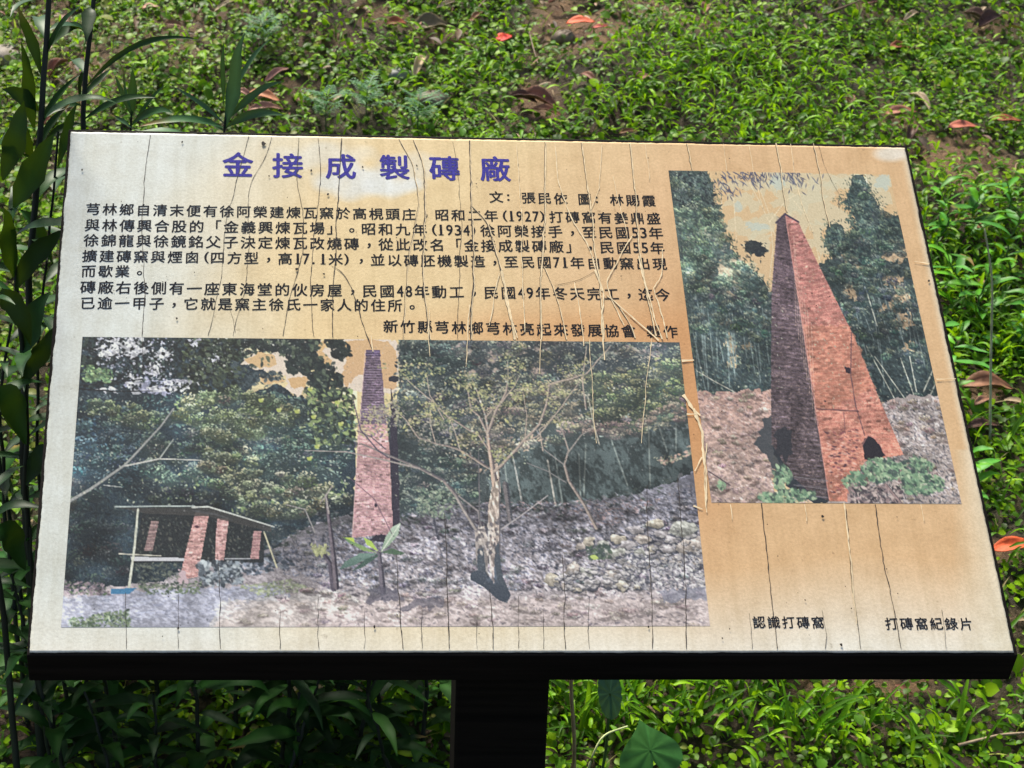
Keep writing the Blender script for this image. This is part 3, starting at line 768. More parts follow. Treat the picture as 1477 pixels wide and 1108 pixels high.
    C.flecks([(900, 800), (1015, 800), (1018, 850), (900, 850)], 700, [(90, 92, 108), (180, 176, 186), (216, 210, 212), (124, 122, 136)], (1.2, 3), .4, .4, .8)
    C.poly([(950, 852), (1018, 848), (1020, 864), (955, 868)], (128, 132, 156), var=6, alpha=.6, rough=2)
    C.flecks([(845, 790), (880, 785), (880, 806), (850, 806)], 60, [(90, 110, 90), (70, 84, 80)], (2, 3.6), .5)
    C.dab(857, 804, 6, 3.5, .2, (196, 214, 116))
    # small trees and the banana plant
    C.line([(480, 848), (475, 812), (463, 795)], 6, 3.5, (96, 88, 104), dark=(50, 46, 60)); C.line([(484, 846), (480, 800), (474, 750), (470, 715)], 5.5, 3, (120, 108, 120), dark=(56, 52, 66))
    C.line([(474, 740), (470, 715), (462, 726)], 2.5, 1.5, (170, 160, 160)); C.line([(454, 768), (440, 735), (412, 728)], 1.8, 1.2, (160, 154, 156)); C.line([(470, 715), (480, 700)], 2, 1, (180, 170, 166))
    C.flecks([(448, 785), (478, 788), (474, 802), (455, 802)], 70, [(190, 190, 140), (150, 154, 110)], (1.6, 3.4), .4, .8, .8)
    C.line([(551, 852), (549, 825), (546, 800)], 6, 4, (116, 108, 122), dark=(64, 62, 76))
    C.poly([(530, 850), (548, 845), (570, 852), (585, 866), (530, 870)], (96, 92, 110), alpha=.7, rough=2); C.poly([(600, 865), (640, 862), (640, 876), (575, 880)], (90, 88, 106), alpha=.6, rough=2)
    C.poly([(549, 797), (556, 775), (566, 760), (578, 754), (574, 772), (562, 786)], (196, 212, 196), (140, 166, 140), var=6); C.line([(551, 795), (576, 757)], 1, 1, (232, 236, 220))
    C.poly([(546, 796), (536, 781), (524, 775), (529, 786)], (182, 212, 96), var=5); C.poly([(543, 797), (520, 786), (495, 775), (503, 783), (525, 795)], (104, 138, 100), (150, 176, 110), var=6); C.poly([(495, 775), (510, 776), (512, 783)], (190, 214, 90))
    C.poly([(545, 798), (520, 798), (498, 810), (489, 822), (512, 815), (535, 803)], (118, 148, 138), (84, 110, 104), var=6); C.poly([(546, 800), (528, 806), (508, 824), (524, 818), (545, 803)], (72, 98, 90), var=6); C.poly([(549, 797), (566, 791), (584, 798), (578, 801), (560, 799)], (84, 110, 88), var=5)
    C.line([(632, 776), (626, 750), (630, 720)], 3.5, 2, (76, 76, 90)); C.flecks([(595, 705), (660, 705), (650, 750), (605, 745)], 240, [(130, 150, 130), (166, 178, 156), (84, 104, 100)], (1.4, 3), .45, .3, .8)
    # foreground tree
    tan = (206, 184, 172); br = (120, 108, 112)
    C.line([(733, 740), (736, 760), (744, 758)], 5, 4, (70, 74, 84)); C.line([(728, 700), (735, 750)], 6, 5, (120, 112, 116), dark=(70, 72, 82))
    C.line([(721, 765), (750, 745), (790, 715)], 1.6, 1.2, (190, 180, 184)); C.line([(859, 761), (842, 728), (820, 694), (814, 672)], 4, 3, (176, 158, 150), dark=(104, 96, 98)); C.line([(814, 670), (820, 650), (804, 600)], 2.4, 1.4, (170, 154, 148)); C.line([(818, 655), (838, 628), (860, 615)], 2, 1.2, (160, 150, 146)); C.line([(814, 671), (780, 645)], 1.8, 1.2, (150, 144, 144)); C.line([(816, 696), (790, 680), (760, 668)], 1.4, 1, (140, 136, 138))
    C.line([(848, 572), (857, 615), (864, 640)], 1.6, 1.8, (186, 178, 164))
    C.poly([(679, 827), (689, 822), (688, 795), (700, 800), (704, 829), (713, 842), (712, 806), (720, 806), (726, 834), (737, 859), (731, 870), (719, 866), (699, 848), (678, 836)], (76, 84, 98), (66, 74, 88), var=4)
    C.poly([(684, 760), (690, 762), (698, 759), (703, 775), (704, 832), (699, 820), (696, 790), (689, 800), (687, 815)], (206, 190, 184), (130, 124, 128), var=8)
    C.poly([(689, 792), (697, 790), (701, 826), (689, 824)], (82, 90, 102), var=5)
    C.poly([(706, 672), (718, 668), (722, 700), (720, 760), (720, 805), (713, 815), (712, 842), (707, 815), (704, 780), (704, 730), (710, 700)], (212, 188, 172), (170, 156, 156), var=9)
    C.grain([(704, 672), (722, 672), (722, 842), (700, 842)], .3, (1.6, 3), 1.4, 2.5)
    C.poly([(714, 790), (720, 780), (723, 828), (732, 850), (718, 838), (713, 812)], (78, 86, 98), var=5); C.line([(705, 760), (705, 790), (708, 825)], 2.4, 2, (226, 216, 212)); C.line([(720, 690), (721, 800)], 2, 2, (104, 98, 104), alpha=.8)
    C.flecks([(686, 762), (720, 750), (720, 800), (690, 800)], 70, [(230, 216, 208), (120, 112, 118), (96, 92, 100)], (1.4, 3.4), .6, 1, .6)
    C.line([(685, 762), (668, 735), (655, 712)], 4, 3.4, (176, 164, 160), dark=(100, 96, 104)); C.line([(656, 713), (640, 694), (604, 675), (560, 657), (520, 640)], 4.4, 1.8, (160, 146, 144), dark=(96, 92, 100)); C.line([(604, 676), (556, 664), (500, 652), (440, 650)], 2.4, 1, (170, 158, 156)); C.line([(693, 758), (690, 738), (662, 716)], 2.6, 2, (150, 140, 142))
    C.line([(692, 760), (691, 700), (690, 640)], 2, 1, (110, 106, 112))
    for pts, a, b in (([(712, 690), (708, 665), (704, 640), (703, 619)], 7, 5), ([(703, 625), (690, 600), (679, 590), (675, 565)], 3.6, 2), ([(704, 622), (700, 600), (690, 570), (682, 550)], 3.4, 1.6), ([(704, 622), (716, 590), (730, 566), (733, 540), (732, 522)], 4, 1.6), ([(717, 588), (740, 560), (748, 545)], 2.6, 1.2), ([(706, 650), (690, 628), (660, 610), (645, 600), (625, 580), (600, 560), (585, 545)], 3, 1.6),
                      ([(706, 676), (680, 660), (663, 649), (630, 640), (604, 632), (586, 607), (570, 590)], 4, 1.6), ([(664, 650), (655, 620), (648, 602)], 2, 1.2), ([(713, 680), (730, 664), (751, 640), (778, 612), (788, 583), (792, 555), (845, 540), (880, 500)], 4.2, 1.4), ([(752, 638), (775, 630), (800, 600), (840, 545)], 2.4, 1), ([(700, 604), (702, 600), (716, 585)], 2, 1.6), ([(640, 605), (620, 570), (615, 540)], 1.8, 1), ([(628, 638), (620, 610), (622, 580)], 1.8, 1), ([(757, 635), (760, 600), (755, 570)], 1.8, 1), ([(783, 650), (778, 620), (800, 600)], 2, 1.2), ([(845, 590), (840, 550), (846, 500)], 2.2, 1.2)):
        C.line(pts, a * .8, b * .75, (190, 170, 158), wob=.5, dark=(110, 98, 102))
    C.line([(711, 700), (707, 660), (704, 630)], 3, 2, (222, 190, 172))
    rc = np.random.default_rng(21)
    for k in range(150):
        tips_ = [(675, 565), (682, 550), (732, 522), (748, 545), (585, 545), (570, 590), (648, 602), (792, 555), (845, 540), (615, 540), (622, 580), (755, 570), (800, 600), (716, 585), (640, 600), (690, 575), (770, 560), (600, 605), (660, 640), (730, 655)]
        tx, ty = tips_[k % len(tips_)]
        C.flecks(ellipse(tx + rc.normal(0, 16), ty + rc.normal(0, 11), 9, 5), 13, [(210, 204, 146), (186, 186, 128), (156, 158, 116), (212, 190, 156), (126, 126, 104)], (1, 2.2), .5, .3, .8, (.55, .95))
    C.flecks([(580, 590), (640, 610), (690, 640), (640, 660), (590, 640)], 360, [(170, 160, 150), (196, 184, 168), (130, 128, 128)], (1.1, 2.4), .45, .3, .8, (.5, .9), soft=7)
    C.flecks([(535, 588), (575, 575), (580, 620), (545, 610)], 160, [(196, 190, 150), (176, 170, 150), (140, 132, 140)], (1.2, 2.6), .45, .3, .8, (.5, .9))
    C.line([(509, 575), (520, 620), (545, 650), (560, 660)], 1.4, 2, (96, 86, 104)); C.line([(556, 648), (535, 630), (515, 622)], 1.6, 1, (96, 84, 100)); C.line([(505, 690), (540, 720), (565, 770)], 1, 1, (110, 84, 104), alpha=.6)
    C.poly(ellipse(568, 547, 8, 4.5, jit=.1), (44, 44, 56)); C.line([(575, 545), (580, 548)], 1.2, 1, (44, 44, 56))
    for rg, n in (([(100, 570), (500, 590), (508, 730), (400, 745), (100, 720)], 900), ([(575, 490), (1000, 495), (1003, 620), (800, 640), (690, 720), (570, 720)], 1300)):
        C.flecks(rg, n, [(214, 218, 190), (196, 204, 178), (226, 222, 206), (180, 196, 190)], (.8, 1.9), .5, .4, .8, (.5, .95), soft=17)
    C.flecks([(265, 488), (460, 490), (495, 545), (490, 570), (450, 560), (420, 515), (300, 560)], 330, [(62, 78, 66), (84, 98, 80), (50, 62, 58), (104, 116, 96)], (1.8, 3.8), .5, .8, .9, (.6, .95), soft=12)
    C.flecks([(285, 488), (420, 488), (440, 505), (350, 520), (300, 560), (262, 555)], 190, [(150, 158, 140), (196, 196, 190), (96, 108, 92)], (.9, 2.2), .5, .6, 1, (.6, 1), soft=10)
    # whole print: faded, gritty
    C.flecks([(119, 486), (980, 494), (1024, 903), (88, 905)], 3800, [(210, 208, 210), (176, 176, 184), (60, 66, 78)], (.7, 1.4), .7, 0, 1, (.15, .45))
    C.soft(.6); C.sharpen(2, .45)
    C.a += C.r.normal(0, 5, C.a.shape[:2])[..., None]
    return C.build('printed_photo', PRINT)

def paint_tower():
    C = Canvas([(964, 246), (1283, 252), (1387, 727), (1026, 725)], 400, 500)
    C.a[:] = stain_and_glare(C.px, C.py)
    C.poly([(955, 240), (1300, 240), (1370, 600), (980, 600)], (226, 188, 140), (222, 186, 148), var=4)
    for b in ((1150, 285, 40, 22), (1075, 325, 40, 14), (1180, 300, 40, 40), (1070, 290, 25, 10), (1270, 275, 24, 26), (1095, 345, 20, 20), (1160, 260, 90, 10), (1250, 262, 50, 12), (1270, 320, 20, 18), (1185, 350, 22, 30), (1075, 400, 20, 24), (1085, 270, 50, 8)):
        C.poly(ellipse(*b, jit=.3), (218, 208, 178), var=4, alpha=.6, rough=2.5)
    for b in ((1122, 264, 9, 14), (1065, 298, 7, 7), (1275, 262, 12, 12), (1090, 328, 20, 6)):
        C.poly(ellipse(*b, jit=.2), (188, 206, 206), alpha=.55, rough=1.5)
    for p in ([(1080, 262), (1100, 300), (1118, 340)], [(1094, 268), (1110, 310)], [(1110, 320), (1133, 290), (1150, 280)], [(1145, 290), (1165, 315), (1170, 335)], [(1040, 280), (1042, 330)], [(1058, 285), (1062, 345)], [(1112, 330), (1115, 360), (1110, 400)], [(1178, 360), (1186, 390)]):
        C.line(p, 1.4, 1, (238, 216, 180), alpha=.7)
    # left bamboo
    L = [(955, 240), (1022, 248), (1034, 290), (1036, 330), (1052, 345), (1062, 372), (1078, 380), (1100, 405), (1130, 430), (1130, 570), (1005, 575)]
    C.poly(L, (78, 92, 90), (58, 70, 74), var=6, rough=3)
    C.poly([(1035, 375), (1070, 370), (1080, 405), (1060, 430), (1040, 425)], (206, 182, 154), var=6, alpha=.8, rough=3)
    C.poly(ellipse(1030, 338, 22, 10, jit=.3), (206, 190, 160), alpha=.6, rough=2)
    C.poly(ellipse(1052, 492, 9, 14, jit=.3), (206, 172, 134), alpha=.7, rough=2); C.poly(ellipse(1056, 522, 6, 10, jit=.3), (214, 180, 136), alpha=.8, rough=2); C.poly(ellipse(1078, 500, 7, 6, jit=.3), (206, 172, 134), alpha=.6, rough=2)
    gp = [(60, 82, 84), (96, 120, 108), (124, 146, 126), (150, 160, 140), (46, 62, 72), (80, 104, 100)]
    C.flecks(L, 2600, gp, (1.2, 3.2), .4, .6, .7, (.5, 1), soft=9)
    C.flecks([(960, 245), (1020, 248), (1036, 300), (1030, 330), (975, 310)], 420, [(34, 44, 50), (44, 58, 60), (30, 36, 44), (64, 82, 76)], (1.6, 4), .4, .8, .7, (.8, 1))
    C.flecks([(975, 300), (1030, 300), (1036, 330), (1020, 400), (990, 400)], 460, [(112, 140, 112), (140, 162, 130), (84, 112, 96)], (1.5, 3.4), .4, .7, .6, (.5, 1))
    C.flecks([(990, 420), (1115, 430), (1116, 565), (1005, 565)], 1200, [(44, 60, 70), (58, 76, 84), (70, 90, 94), (104, 120, 116)], (1.2, 3), .35, 1.2, .5, (.4, .9))
    for k in range(26):
        x = C.r.uniform(996, 1112); y = C.r.uniform(420, 470); t = C.r.uniform(60, 110)
        C.line([(x, y), (x + t * C.r.uniform(.02, .22), y + t)], 1.2, 1.8, (124, 140, 142), alpha=.55)
    C.line([(1005, 535), (1030, 550), (1062, 567)], 1.4, 1.2, (200, 196, 184))
    C.poly(ellipse(1086, 357, 13, 10, jit=.15), (44, 50, 54)); C.poly(ellipse(1098, 364, 8, 8, jit=.2), (40, 46, 52)); C.flecks(ellipse(1090, 359, 20, 13), 60, [(44, 50, 54), (60, 66, 66)], (1.5, 3), .4, .5, .9)
    C.clumps([(962, 248), (1034, 290), (1062, 372), (1085, 400), (1000, 430), (985, 400)], 70, (7, 14), (52, 68, 66), (96, 116, 100), (164, 178, 146))
    C.clumps([(985, 390), (1085, 400), (1114, 440), (1114, 490), (998, 480)], 60, (6, 12), (46, 60, 64), (78, 96, 92), (136, 146, 128))
    C.clumps([(1062, 375), (1100, 405), (1125, 432), (1125, 500), (1060, 480)], 46, (6, 12), (46, 60, 62), (74, 92, 88), (134, 144, 126))
    C.tone(L, .16, 30); C.grain(L, .14, (1.6, 3), .6)
    # right bamboo
    Rr = [(1231, 250), (1248, 250), (1255, 284), (1266, 290), (1272, 318), (1300, 310), (1345, 520), (1362, 575), (1200, 590), (1150, 480), (1150, 400), (1175, 385), (1190, 380), (1200, 372), (1190, 345), (1196, 325), (1212, 325), (1222, 345), (1236, 335), (1230, 300), (1208, 292), (1226, 280)]
    C.poly(Rr, (68, 82, 82), (50, 62, 66), var=6, rough=2.5)
    for b in ((1238, 385, 14, 8), (1290, 365, 16, 12), (1300, 430, 14, 22), (1285, 405, 12, 9), (1228, 420, 10, 12), (1300, 465, 14, 10), (1240, 345, 5, 8), (1222, 370, 6, 6), (1310, 500, 8, 8), (1275, 445, 7, 5)):
        C.poly(ellipse(*b, jit=.3), (226, 186, 146), var=5, alpha=.8, rough=2.4)
    C.flecks(Rr, 2400, [(40, 54, 62), (60, 80, 82), (92, 114, 108), (120, 136, 124), (30, 42, 52)], (1.2, 3.2), .42, .8, .8, (.5, 1), soft=10)
    for reg, n in ((ellipse(1240, 300, 22, 42), 420), (ellipse(1203, 345, 14, 20), 220), (ellipse(1285, 335, 16, 22), 260), (ellipse(1228, 355, 20, 16), 240), (ellipse(1255, 380, 18, 50), 420)):
        C.flecks(reg, n, [(38, 54, 60), (56, 78, 80), (84, 108, 100), (110, 130, 116)], (1.4, 3.4), .45, .8, .9, (.7, 1))
    for k in range(20):
        x = C.r.uniform(1225, 1330); y = C.r.uniform(380, 480)
        C.line([(x, y), (x + C.r.uniform(8, 26), y + C.r.uniform(60, 95))], 1.1, 1.6, (124, 138, 140), alpha=.5)
    for x0, y0, x1, y1 in ((1250, 500, 1290, 575), (1262, 515, 1305, 575), (1300, 520, 1318, 570), (1312, 515, 1322, 565), (1345, 535, 1332, 565), (1355, 540, 1342, 570), (1242, 395, 1265, 470)):
        C.line([(x0, y0), (x1, y1)], 1.6, 1.6, (188, 188, 176), alpha=.9)
    C.clumps([(1232, 255), (1248, 255), (1270, 300), (1298, 315), (1320, 420), (1250, 430), (1200, 390), (1196, 350), (1225, 335)], 90, (6, 12), (42, 56, 58), (76, 96, 88), (138, 152, 130))
    C.clumps([(1215, 400), (1320, 420), (1345, 520), (1262, 530)], 50, (6, 12), (44, 58, 62), (72, 88, 88), (128, 138, 126))
    C.clumps([(1160, 400), (1200, 385), (1250, 480), (1262, 560), (1215, 500)], 44, (6, 12), (42, 56, 58), (72, 90, 86), (132, 144, 126))
    C.tone(Rr, .16, 30); C.grain(Rr, .14, (1.6, 3), .6)
    # hanging bamboo leaves along the top
    for x, y, n in ((1050, 256, 10), (1045, 272, 8), (1080, 254, 14), (1095, 258, 10), (1060, 278, 5), (1125, 252, 8), (1140, 252, 12), (1158, 260, 10), (1085, 264, 6)):
        for k in range(int(n * 2.2)):
            C.dab(x + C.r.normal(0, 10), y + C.r.normal(0, 6), C.r.uniform(4, 8), 1.2, C.r.uniform(.4, 2.2), (72, 74, 104) if C.r.random() < .6 else (104, 106, 130), .9)
    # ground
    C.poly([(990, 566), (1116, 562), (1116, 735), (1000, 735)], (192, 152, 142), (192, 166, 158), var=8, rough=2)
    C.poly([(1262, 582), (1330, 568), (1370, 572), (1395, 735), (1190, 735), (1200, 660)], (168, 154, 154), (182, 164, 160), var=8, rough=2)
    C.flecks([(1000, 568), (1116, 565), (1190, 725), (1020, 728)], 2300, [(214, 184, 180), (180, 144, 146), (150, 124, 130), (228, 206, 200), (120, 106, 114)], (1.1, 3), .3, .25, .5, (.4, .9))
    C.flecks([(1265, 582), (1365, 572), (1390, 728), (1220, 728)], 2500, [(96, 92, 104), (206, 194, 198), (150, 140, 148), (226, 214, 214), (74, 76, 86)], (1.1, 3.4), .32, .3, .8, (.45, .95))
    for g_ in ([(1000, 566), (1116, 562), (1196, 730), (1010, 730)], [(1262, 582), (1370, 570), (1395, 732), (1200, 732)]): C.clumps(g_, 90, (4, 10), (104, 88, 84), (166, 142, 136), (216, 194, 184), m=24, size=(1, 2.3), flat=.4), C.tone(g_, .1, 26), C.grain(g_, .12, (1.5, 2.6), .3, 1.8)
    C.poly([(1100, 610), (1122, 590), (1130, 700), (1110, 665), (1090, 640)], (64, 70, 78), alpha=.9, rough=2.5)
    C.poly([(1112, 640), (1150, 690), (1196, 722), (1180, 728), (1140, 712)], (50, 56, 64), rough=1.5)
    # the chimney, two faces
    C.poly([(1121, 319), (1133, 309), (1147, 400), (1159, 480), (1177, 590), (1196, 723), (1170, 712), (1140, 685), (1113, 640), (1112, 560), (1113, 420)], (108, 86, 98), (84, 72, 74), var=9)
    C.poly([(1133, 309), (1150, 318), (1182, 385), (1229, 480), (1268, 575), (1303, 656), (1248, 665), (1228, 700), (1222, 724), (1196, 723), (1177, 590), (1159, 480), (1147, 400)], (184, 116, 114), (214, 134, 112), var=9)
    C.poly([(1160, 470), (1226, 470), (1262, 560), (1200, 590), (1178, 590)], (216, 136, 108), alpha=.6, rough=2)
    for k in range(120):
        t = k / 120; y = 316 + 405 * t ** 1.15
        tt = (y - 309) / 414; xe = 1133 + 63 * tt ** 1.02; xl = max(1112, 1121 - 10 * min(1, tt * 3)) + (max(0, (y - 640)) * .62)
        xr = 1147 + 157 * ((y - 316) / 340) ** .95
        if y > 650: xr = min(xr, 1303 - (y - 650) * 1.15)
        C.line([(xl, y - 3), (xe, y + 2)], .7, .7, (132, 116, 142) if k % 2 else (60, 54, 72), alpha=.3)
        if xr > xe: C.line([(xe, y + 2), ((xe + xr) / 2, y + 1), (xr, y - 6)], .7, .7, (200, 118, 112) if k % 2 else (240, 176, 160), alpha=.2)
    C.flecks([(1121, 319), (1133, 309), (1159, 480), (1196, 720), (1113, 640), (1112, 430)], 900, [(56, 48, 52), (126, 106, 112), (92, 76, 82), (150, 126, 124)], (1.1, 2.8), .35, -.5, .4, (.4, .85))
    C.flecks([(1133, 309), (1150, 318), (1229, 480), (1300, 650), (1200, 720), (1159, 480)], 620, [(190, 108, 92), (230, 166, 142), (156, 86, 80), (224, 180, 158)], (1.2, 3), .32, -.15, .3, (.35, .8))
    C.bricks([(1121, 319), (1133, 309), (1147, 400), (1159, 480), (1177, 590), (1196, 723), (1170, 712), (1140, 685), (1113, 640), (1112, 560), (1113, 420)], 0, 2.2, 2.9, 6, -.3, .13, .2, (150, 132, 128))
    C.bricks([(1133, 309), (1150, 318), (1182, 385), (1229, 480), (1268, 575), (1303, 656), (1248, 665), (1228, 700), (1222, 724), (1196, 723), (1177, 590), (1159, 480), (1147, 400)], 0, 2.4, 3.2, 7, .06, .07, .26, (236, 190, 164))
    C.tone([(1121, 319), (1133, 309), (1150, 318), (1229, 480), (1303, 656), (1228, 700), (1222, 724), (1196, 723), (1113, 640), (1113, 420)], .09, 30)
    C.grain([(1121, 319), (1133, 309), (1150, 318), (1229, 480), (1303, 656), (1228, 700), (1222, 724), (1196, 723), (1113, 640), (1113, 420)], .08, (1.5, 3), -.1, 2.2)
    C.flecks([(1190, 620), (1240, 620), (1230, 700), (1200, 715)], 170, [(84, 54, 66), (150, 86, 92), (236, 180, 166)], (1.4, 3.6), .3, .05, .2, (.6, .95))
    C.line([(1120, 321), (1132, 309), (1151, 320)], 3.2, 3, (70, 58, 80)); C.line([(1133, 312), (1159, 480), (1196, 720)], 1.1, 1.1, (236, 160, 150), alpha=.6)
    for k in range(8): C.line([(1145 + k * 1.5 + k * k * .3, 340 + k * 18), (1148 + k * 4, 470 + k * 20)], .7, .7, (246, 206, 190), alpha=.3)
    C.poly([(1247, 664), (1244, 640), (1247, 632), (1253, 629), (1261, 633), (1270, 644), (1276, 658), (1262, 664)], (44, 40, 48), rough=.6)
    C.line([(1244, 642), (1252, 627), (1264, 633), (1278, 658)], 1.2, 1.2, (200, 130, 126), alpha=.6)
    C.poly([(1218, 529), (1227, 531), (1227, 539), (1220, 538)], (52, 40, 50)); C.line([(1228, 480), (1227, 540), (1234, 585), (1247, 628)], 1.5, 1.5, (110, 76, 84)); C.line([(1178, 590), (1238, 593)], 1.3, 1.3, (120, 78, 86), alpha=.8); C.line([(1217, 595), (1219, 625)], 1, 1, (130, 84, 90), alpha=.7); C.dab(1190, 579, 2, 1.6, 0, (60, 44, 52))
    C.poly(ellipse(1130, 640, 12, 24, jit=.15), (48, 50, 58), alpha=.85, rough=1.5)
    for k in range(3): C.line([(1145, 688 + k * 12), (1194, 694 + k * 12)], .9, .9, (150, 140, 150), alpha=.5)
    for rg, n in ((L, 420), (Rr, 420)): C.flecks(rg, n, [(196, 204, 178), (178, 192, 172), (214, 212, 196)], (.8, 1.8), .5, .6, .8, (.5, .9), soft=13)
    for poly_, skip in ((L, 1112), (Rr, 0)):
        pp = np.array(poly_, float)
        for a_, b_ in zip(pp, np.roll(pp, -1, 0)):
            for t in np.arange(0, 1, 4 / max(4, np.linalg.norm(b_ - a_))):
                x, y = a_ + (b_ - a_) * t
                if y > 560 or y < 255 or (skip and x > skip) or (not skip and x < 1188): continue
                for k in range(5):
                    C.dab(x + C.r.normal(0, 5), y + C.r.normal(0, 4.5), C.r.uniform(1.6, 4), C.r.uniform(.7, 1.3), C.r.uniform(.2, 2.2), [(52, 68, 66), (74, 92, 82), (40, 54, 56), (104, 120, 98)][C.r.integers(4)], .85)
    # weeds at the foot
    for reg, n in ((ellipse(1128, 690, 14, 20), 150), (ellipse(1145, 716, 28, 10), 200), (ellipse(1110, 718, 14, 8), 80), (ellipse(1235, 696, 16, 14), 150), (ellipse(1270, 680, 26, 18), 330), (ellipse(1320, 680, 26, 20), 300), (ellipse(1330, 700, 30, 14), 240), (ellipse(1040, 700, 6, 6), 20)):
        C.flecks(reg, n, [(124, 160, 128), (150, 184, 146), (88, 120, 100), (186, 206, 170), (70, 84, 84)], (1.6, 4), .5, .4, .9, (.6, 1))
    C.flecks([(1225, 700), (1300, 700), (1300, 728), (1220, 728)], 260, [(90, 80, 88), (206, 184, 180), (160, 136, 138), (60, 56, 64)], (1.6, 4.5), .4, .5, .9)
    C.line([(1022, 680), (1053, 700)], 1.8, 1.4, (90, 74, 84)); C.line([(1278, 700), (1300, 727)], 3.4, 3, (170, 142, 142), dark=(84, 72, 80))
    C.soft(.6); C.sharpen(2, .4)
    C.a += C.r.normal(0, 5, C.a.shape[:2])[..., None]
    return C.build('printed_photo', PRINT)
paint_grove()
paint_tower()

# ------------------------------------------------------------------ lettering
_glyph = {}
def glyph(ch):
    k = ch
    if k not in _glyph:
        c = bpy.data.curves.new('g', 'FONT'); c.body = ch; c.size = 1; c.resolution_u = 3
        o = bpy.data.objects.new('g', c); COL.objects.link(o)
        bpy.context.view_layer.update()
        me = bpy.data.meshes.new_from_object(o.evaluated_get(bpy.context.evaluated_depsgraph_get()))
        v = np.array([w.co[:] for w in me.vertices], float).reshape(-1, 3)
        f = [tuple(p.vertices) for p in me.polygons]
        bpy.data.objects.remove(o); bpy.data.curves.remove(c); bpy.data.meshes.remove(me)
        _glyph[k] = (v, f)
    return _glyph[k]

def ink_mat(name, col):
    m, nt, p, out = new_mat(name)
    n = noise(nt, 300, 4, .7)
    r = ramp(nt, n.outputs[0], [(.3, tuple(np.array(col) * .7)), (.8, tuple(np.array(col) * 1.8 + .01))])
    nt.links.new(r.outputs[0], p.inputs['Base Color'])
    p.inputs['Roughness'].default_value = .7
    p.inputs['Specular IOR Level'].default_value = .08
    return m
BLACK_INK = ink_mat('black_ink', (.006, .006, .010))
BLUE_INK = ink_mat('blue_ink', (.035, .03, .20))

def text_line(name, text, p0, p1, ink, em=None, bold=.006, zz=.0003, fat=.016, rise=.05, slots=None):
    """text set between two photo pixels (mid-height of first and last cell)"""
    a = panel(*p0); b = panel(*p1)
    wid = [0.5 if ord(c) < 128 else 1.0 for c in text]
    tot = sum(wid); d = b - a; L = np.linalg.norm(d); ux = d / L; uy = np.array([-ux[1], ux[0]])
    pitch = L / tot
    em = em or pitch * .90
    V, Fc, x = [], [], 0.0
    def add(v, f, z):
        o = sum(len(q) for q in V)
        V.append(np.concatenate([v, np.full((len(v), 1), z)], 1)); Fc.extend(tuple(i + o for i in q) for q in f)
    for ch, w in zip(text, wid):
        cx = (x + w / 2) * pitch; x += w
        if ch in ' \u3000': continue
        v, f = glyph(ch)
        if not len(v): continue
        v = v[:, :2].copy()
        mn, mx = v.min(0), v.max(0); mid = (mn + mx) / 2
        if ch in '，。': v = v - mid + (0.02, -.12); v *= 1.05
        elif ch in '「」': v = v - (.5, .36)
        elif ch in '()': v = (v - mid) * (1.15, .95); v[:, 0] += .12 if ch == '(' else -.12
        elif ch in ':.': v = (v - mid) * (1.2, 1.1) + ((0, -.02) if ch == ':' else (-.08, -.32))
        elif ch.isdigit():
            v = (v - mid); v[:, 0] *= .40 / max(.30, mx[0] - mn[0]); v[:, 1] *= .80 / (mx[1] - mn[1])
            if ch == '1':
                add_v = np.array([(-.17, -.40), (.17, -.40), (.17, -.345), (-.17, -.345)])
                add((add_v * em)[:, :1] * ux + (add_v * em)[:, 1:] * uy + a + ux * cx, [(0, 1, 2, 3)], zz + .00015)
        else: v = v - (.5, .38)
        v[:, 1] += v[:, 0] * rise if ord(ch) >= 256 else 0
        for dx, dy, dz in ((0, 0, 0), (-fat, 0, .00003), (fat, 0, .00006), (0, bold, .00009), (0, -bold, .00012)):
            q = (v + (dx, dy)) * em
            add(q[:, :1] * ux + q[:, 1:] * uy + a + ux * cx, f, zz + dz)
    me = bpy.data.meshes.new(name)
    me.from_pydata(np.concatenate(V).tolist(), [], Fc)
    me.materials.append(ink)
    o = bpy.data.objects.new(name, me); COL.objects.link(o)
    return on_panel(o)

for k_, ch_ in enumerate('金接成製磚廠'):
    x_ = (343, 415, 491.5, 569, 641, 714)[k_]; y_ = 237.5 + 6 * k_ / 5
    text_line('heading_character', ch_, (x_ - 22, y_), (x_ + 22, y_ + .7), BLUE_INK, em=.0445, bold=.018, fat=.022, rise=.0)
text_line('text_line', '文: 張民依 圖: 林賜霞', (704, 284), (947, 290), BLACK_INK)
text_line('text_line', '芎林鄉自清末便有徐阿榮建煉瓦窯於高梘頭庄，昭和二年(1927)打磚窩有姜鼎盛', (122, 301.5), (954, 315.5), BLACK_INK)
text_line('text_line', '與林傳興合股的「金義興煉瓦場」。昭和九年(1934)徐阿榮接手，至民國53年', (120.5, 324.5), (958, 336.5), BLACK_INK)
text_line('text_line', '徐錦龍與徐鏡銘父子決定煉瓦改燒磚，從此改名「金接成製磚廠」，民國55年', (119, 346.5), (960, 358), BLACK_INK)
text_line('text_line', '擴建磚窯與煙囪(四方型，高17.1米)，並以磚胚機製造，至民國71年自動窯出現', (117, 369), (963, 381), BLACK_INK)
text_line('text_line', '而歇業。', (115.5, 391), (213, 391.8), BLACK_INK)
text_line('text_line', '磚廠右後側有一座東海堂的伙房屋，民國48年動工，民國49年冬天完工，迄今', (114, 414), (968, 425.5), BLACK_INK)
text_line('text_line', '已逾一甲子，它就是窯主徐氏一家人的住所。', (114, 437), (606, 441), BLACK_INK)
text_line('text_line', '新竹縣芎林鄉芎林亮起來發展協會 製作', (551, 470.5), (979, 479), BLACK_INK)
text_line('caption_text', '認識打磚窩', (1084, 897.5), (1190, 898), BLACK_INK, bold=.008)
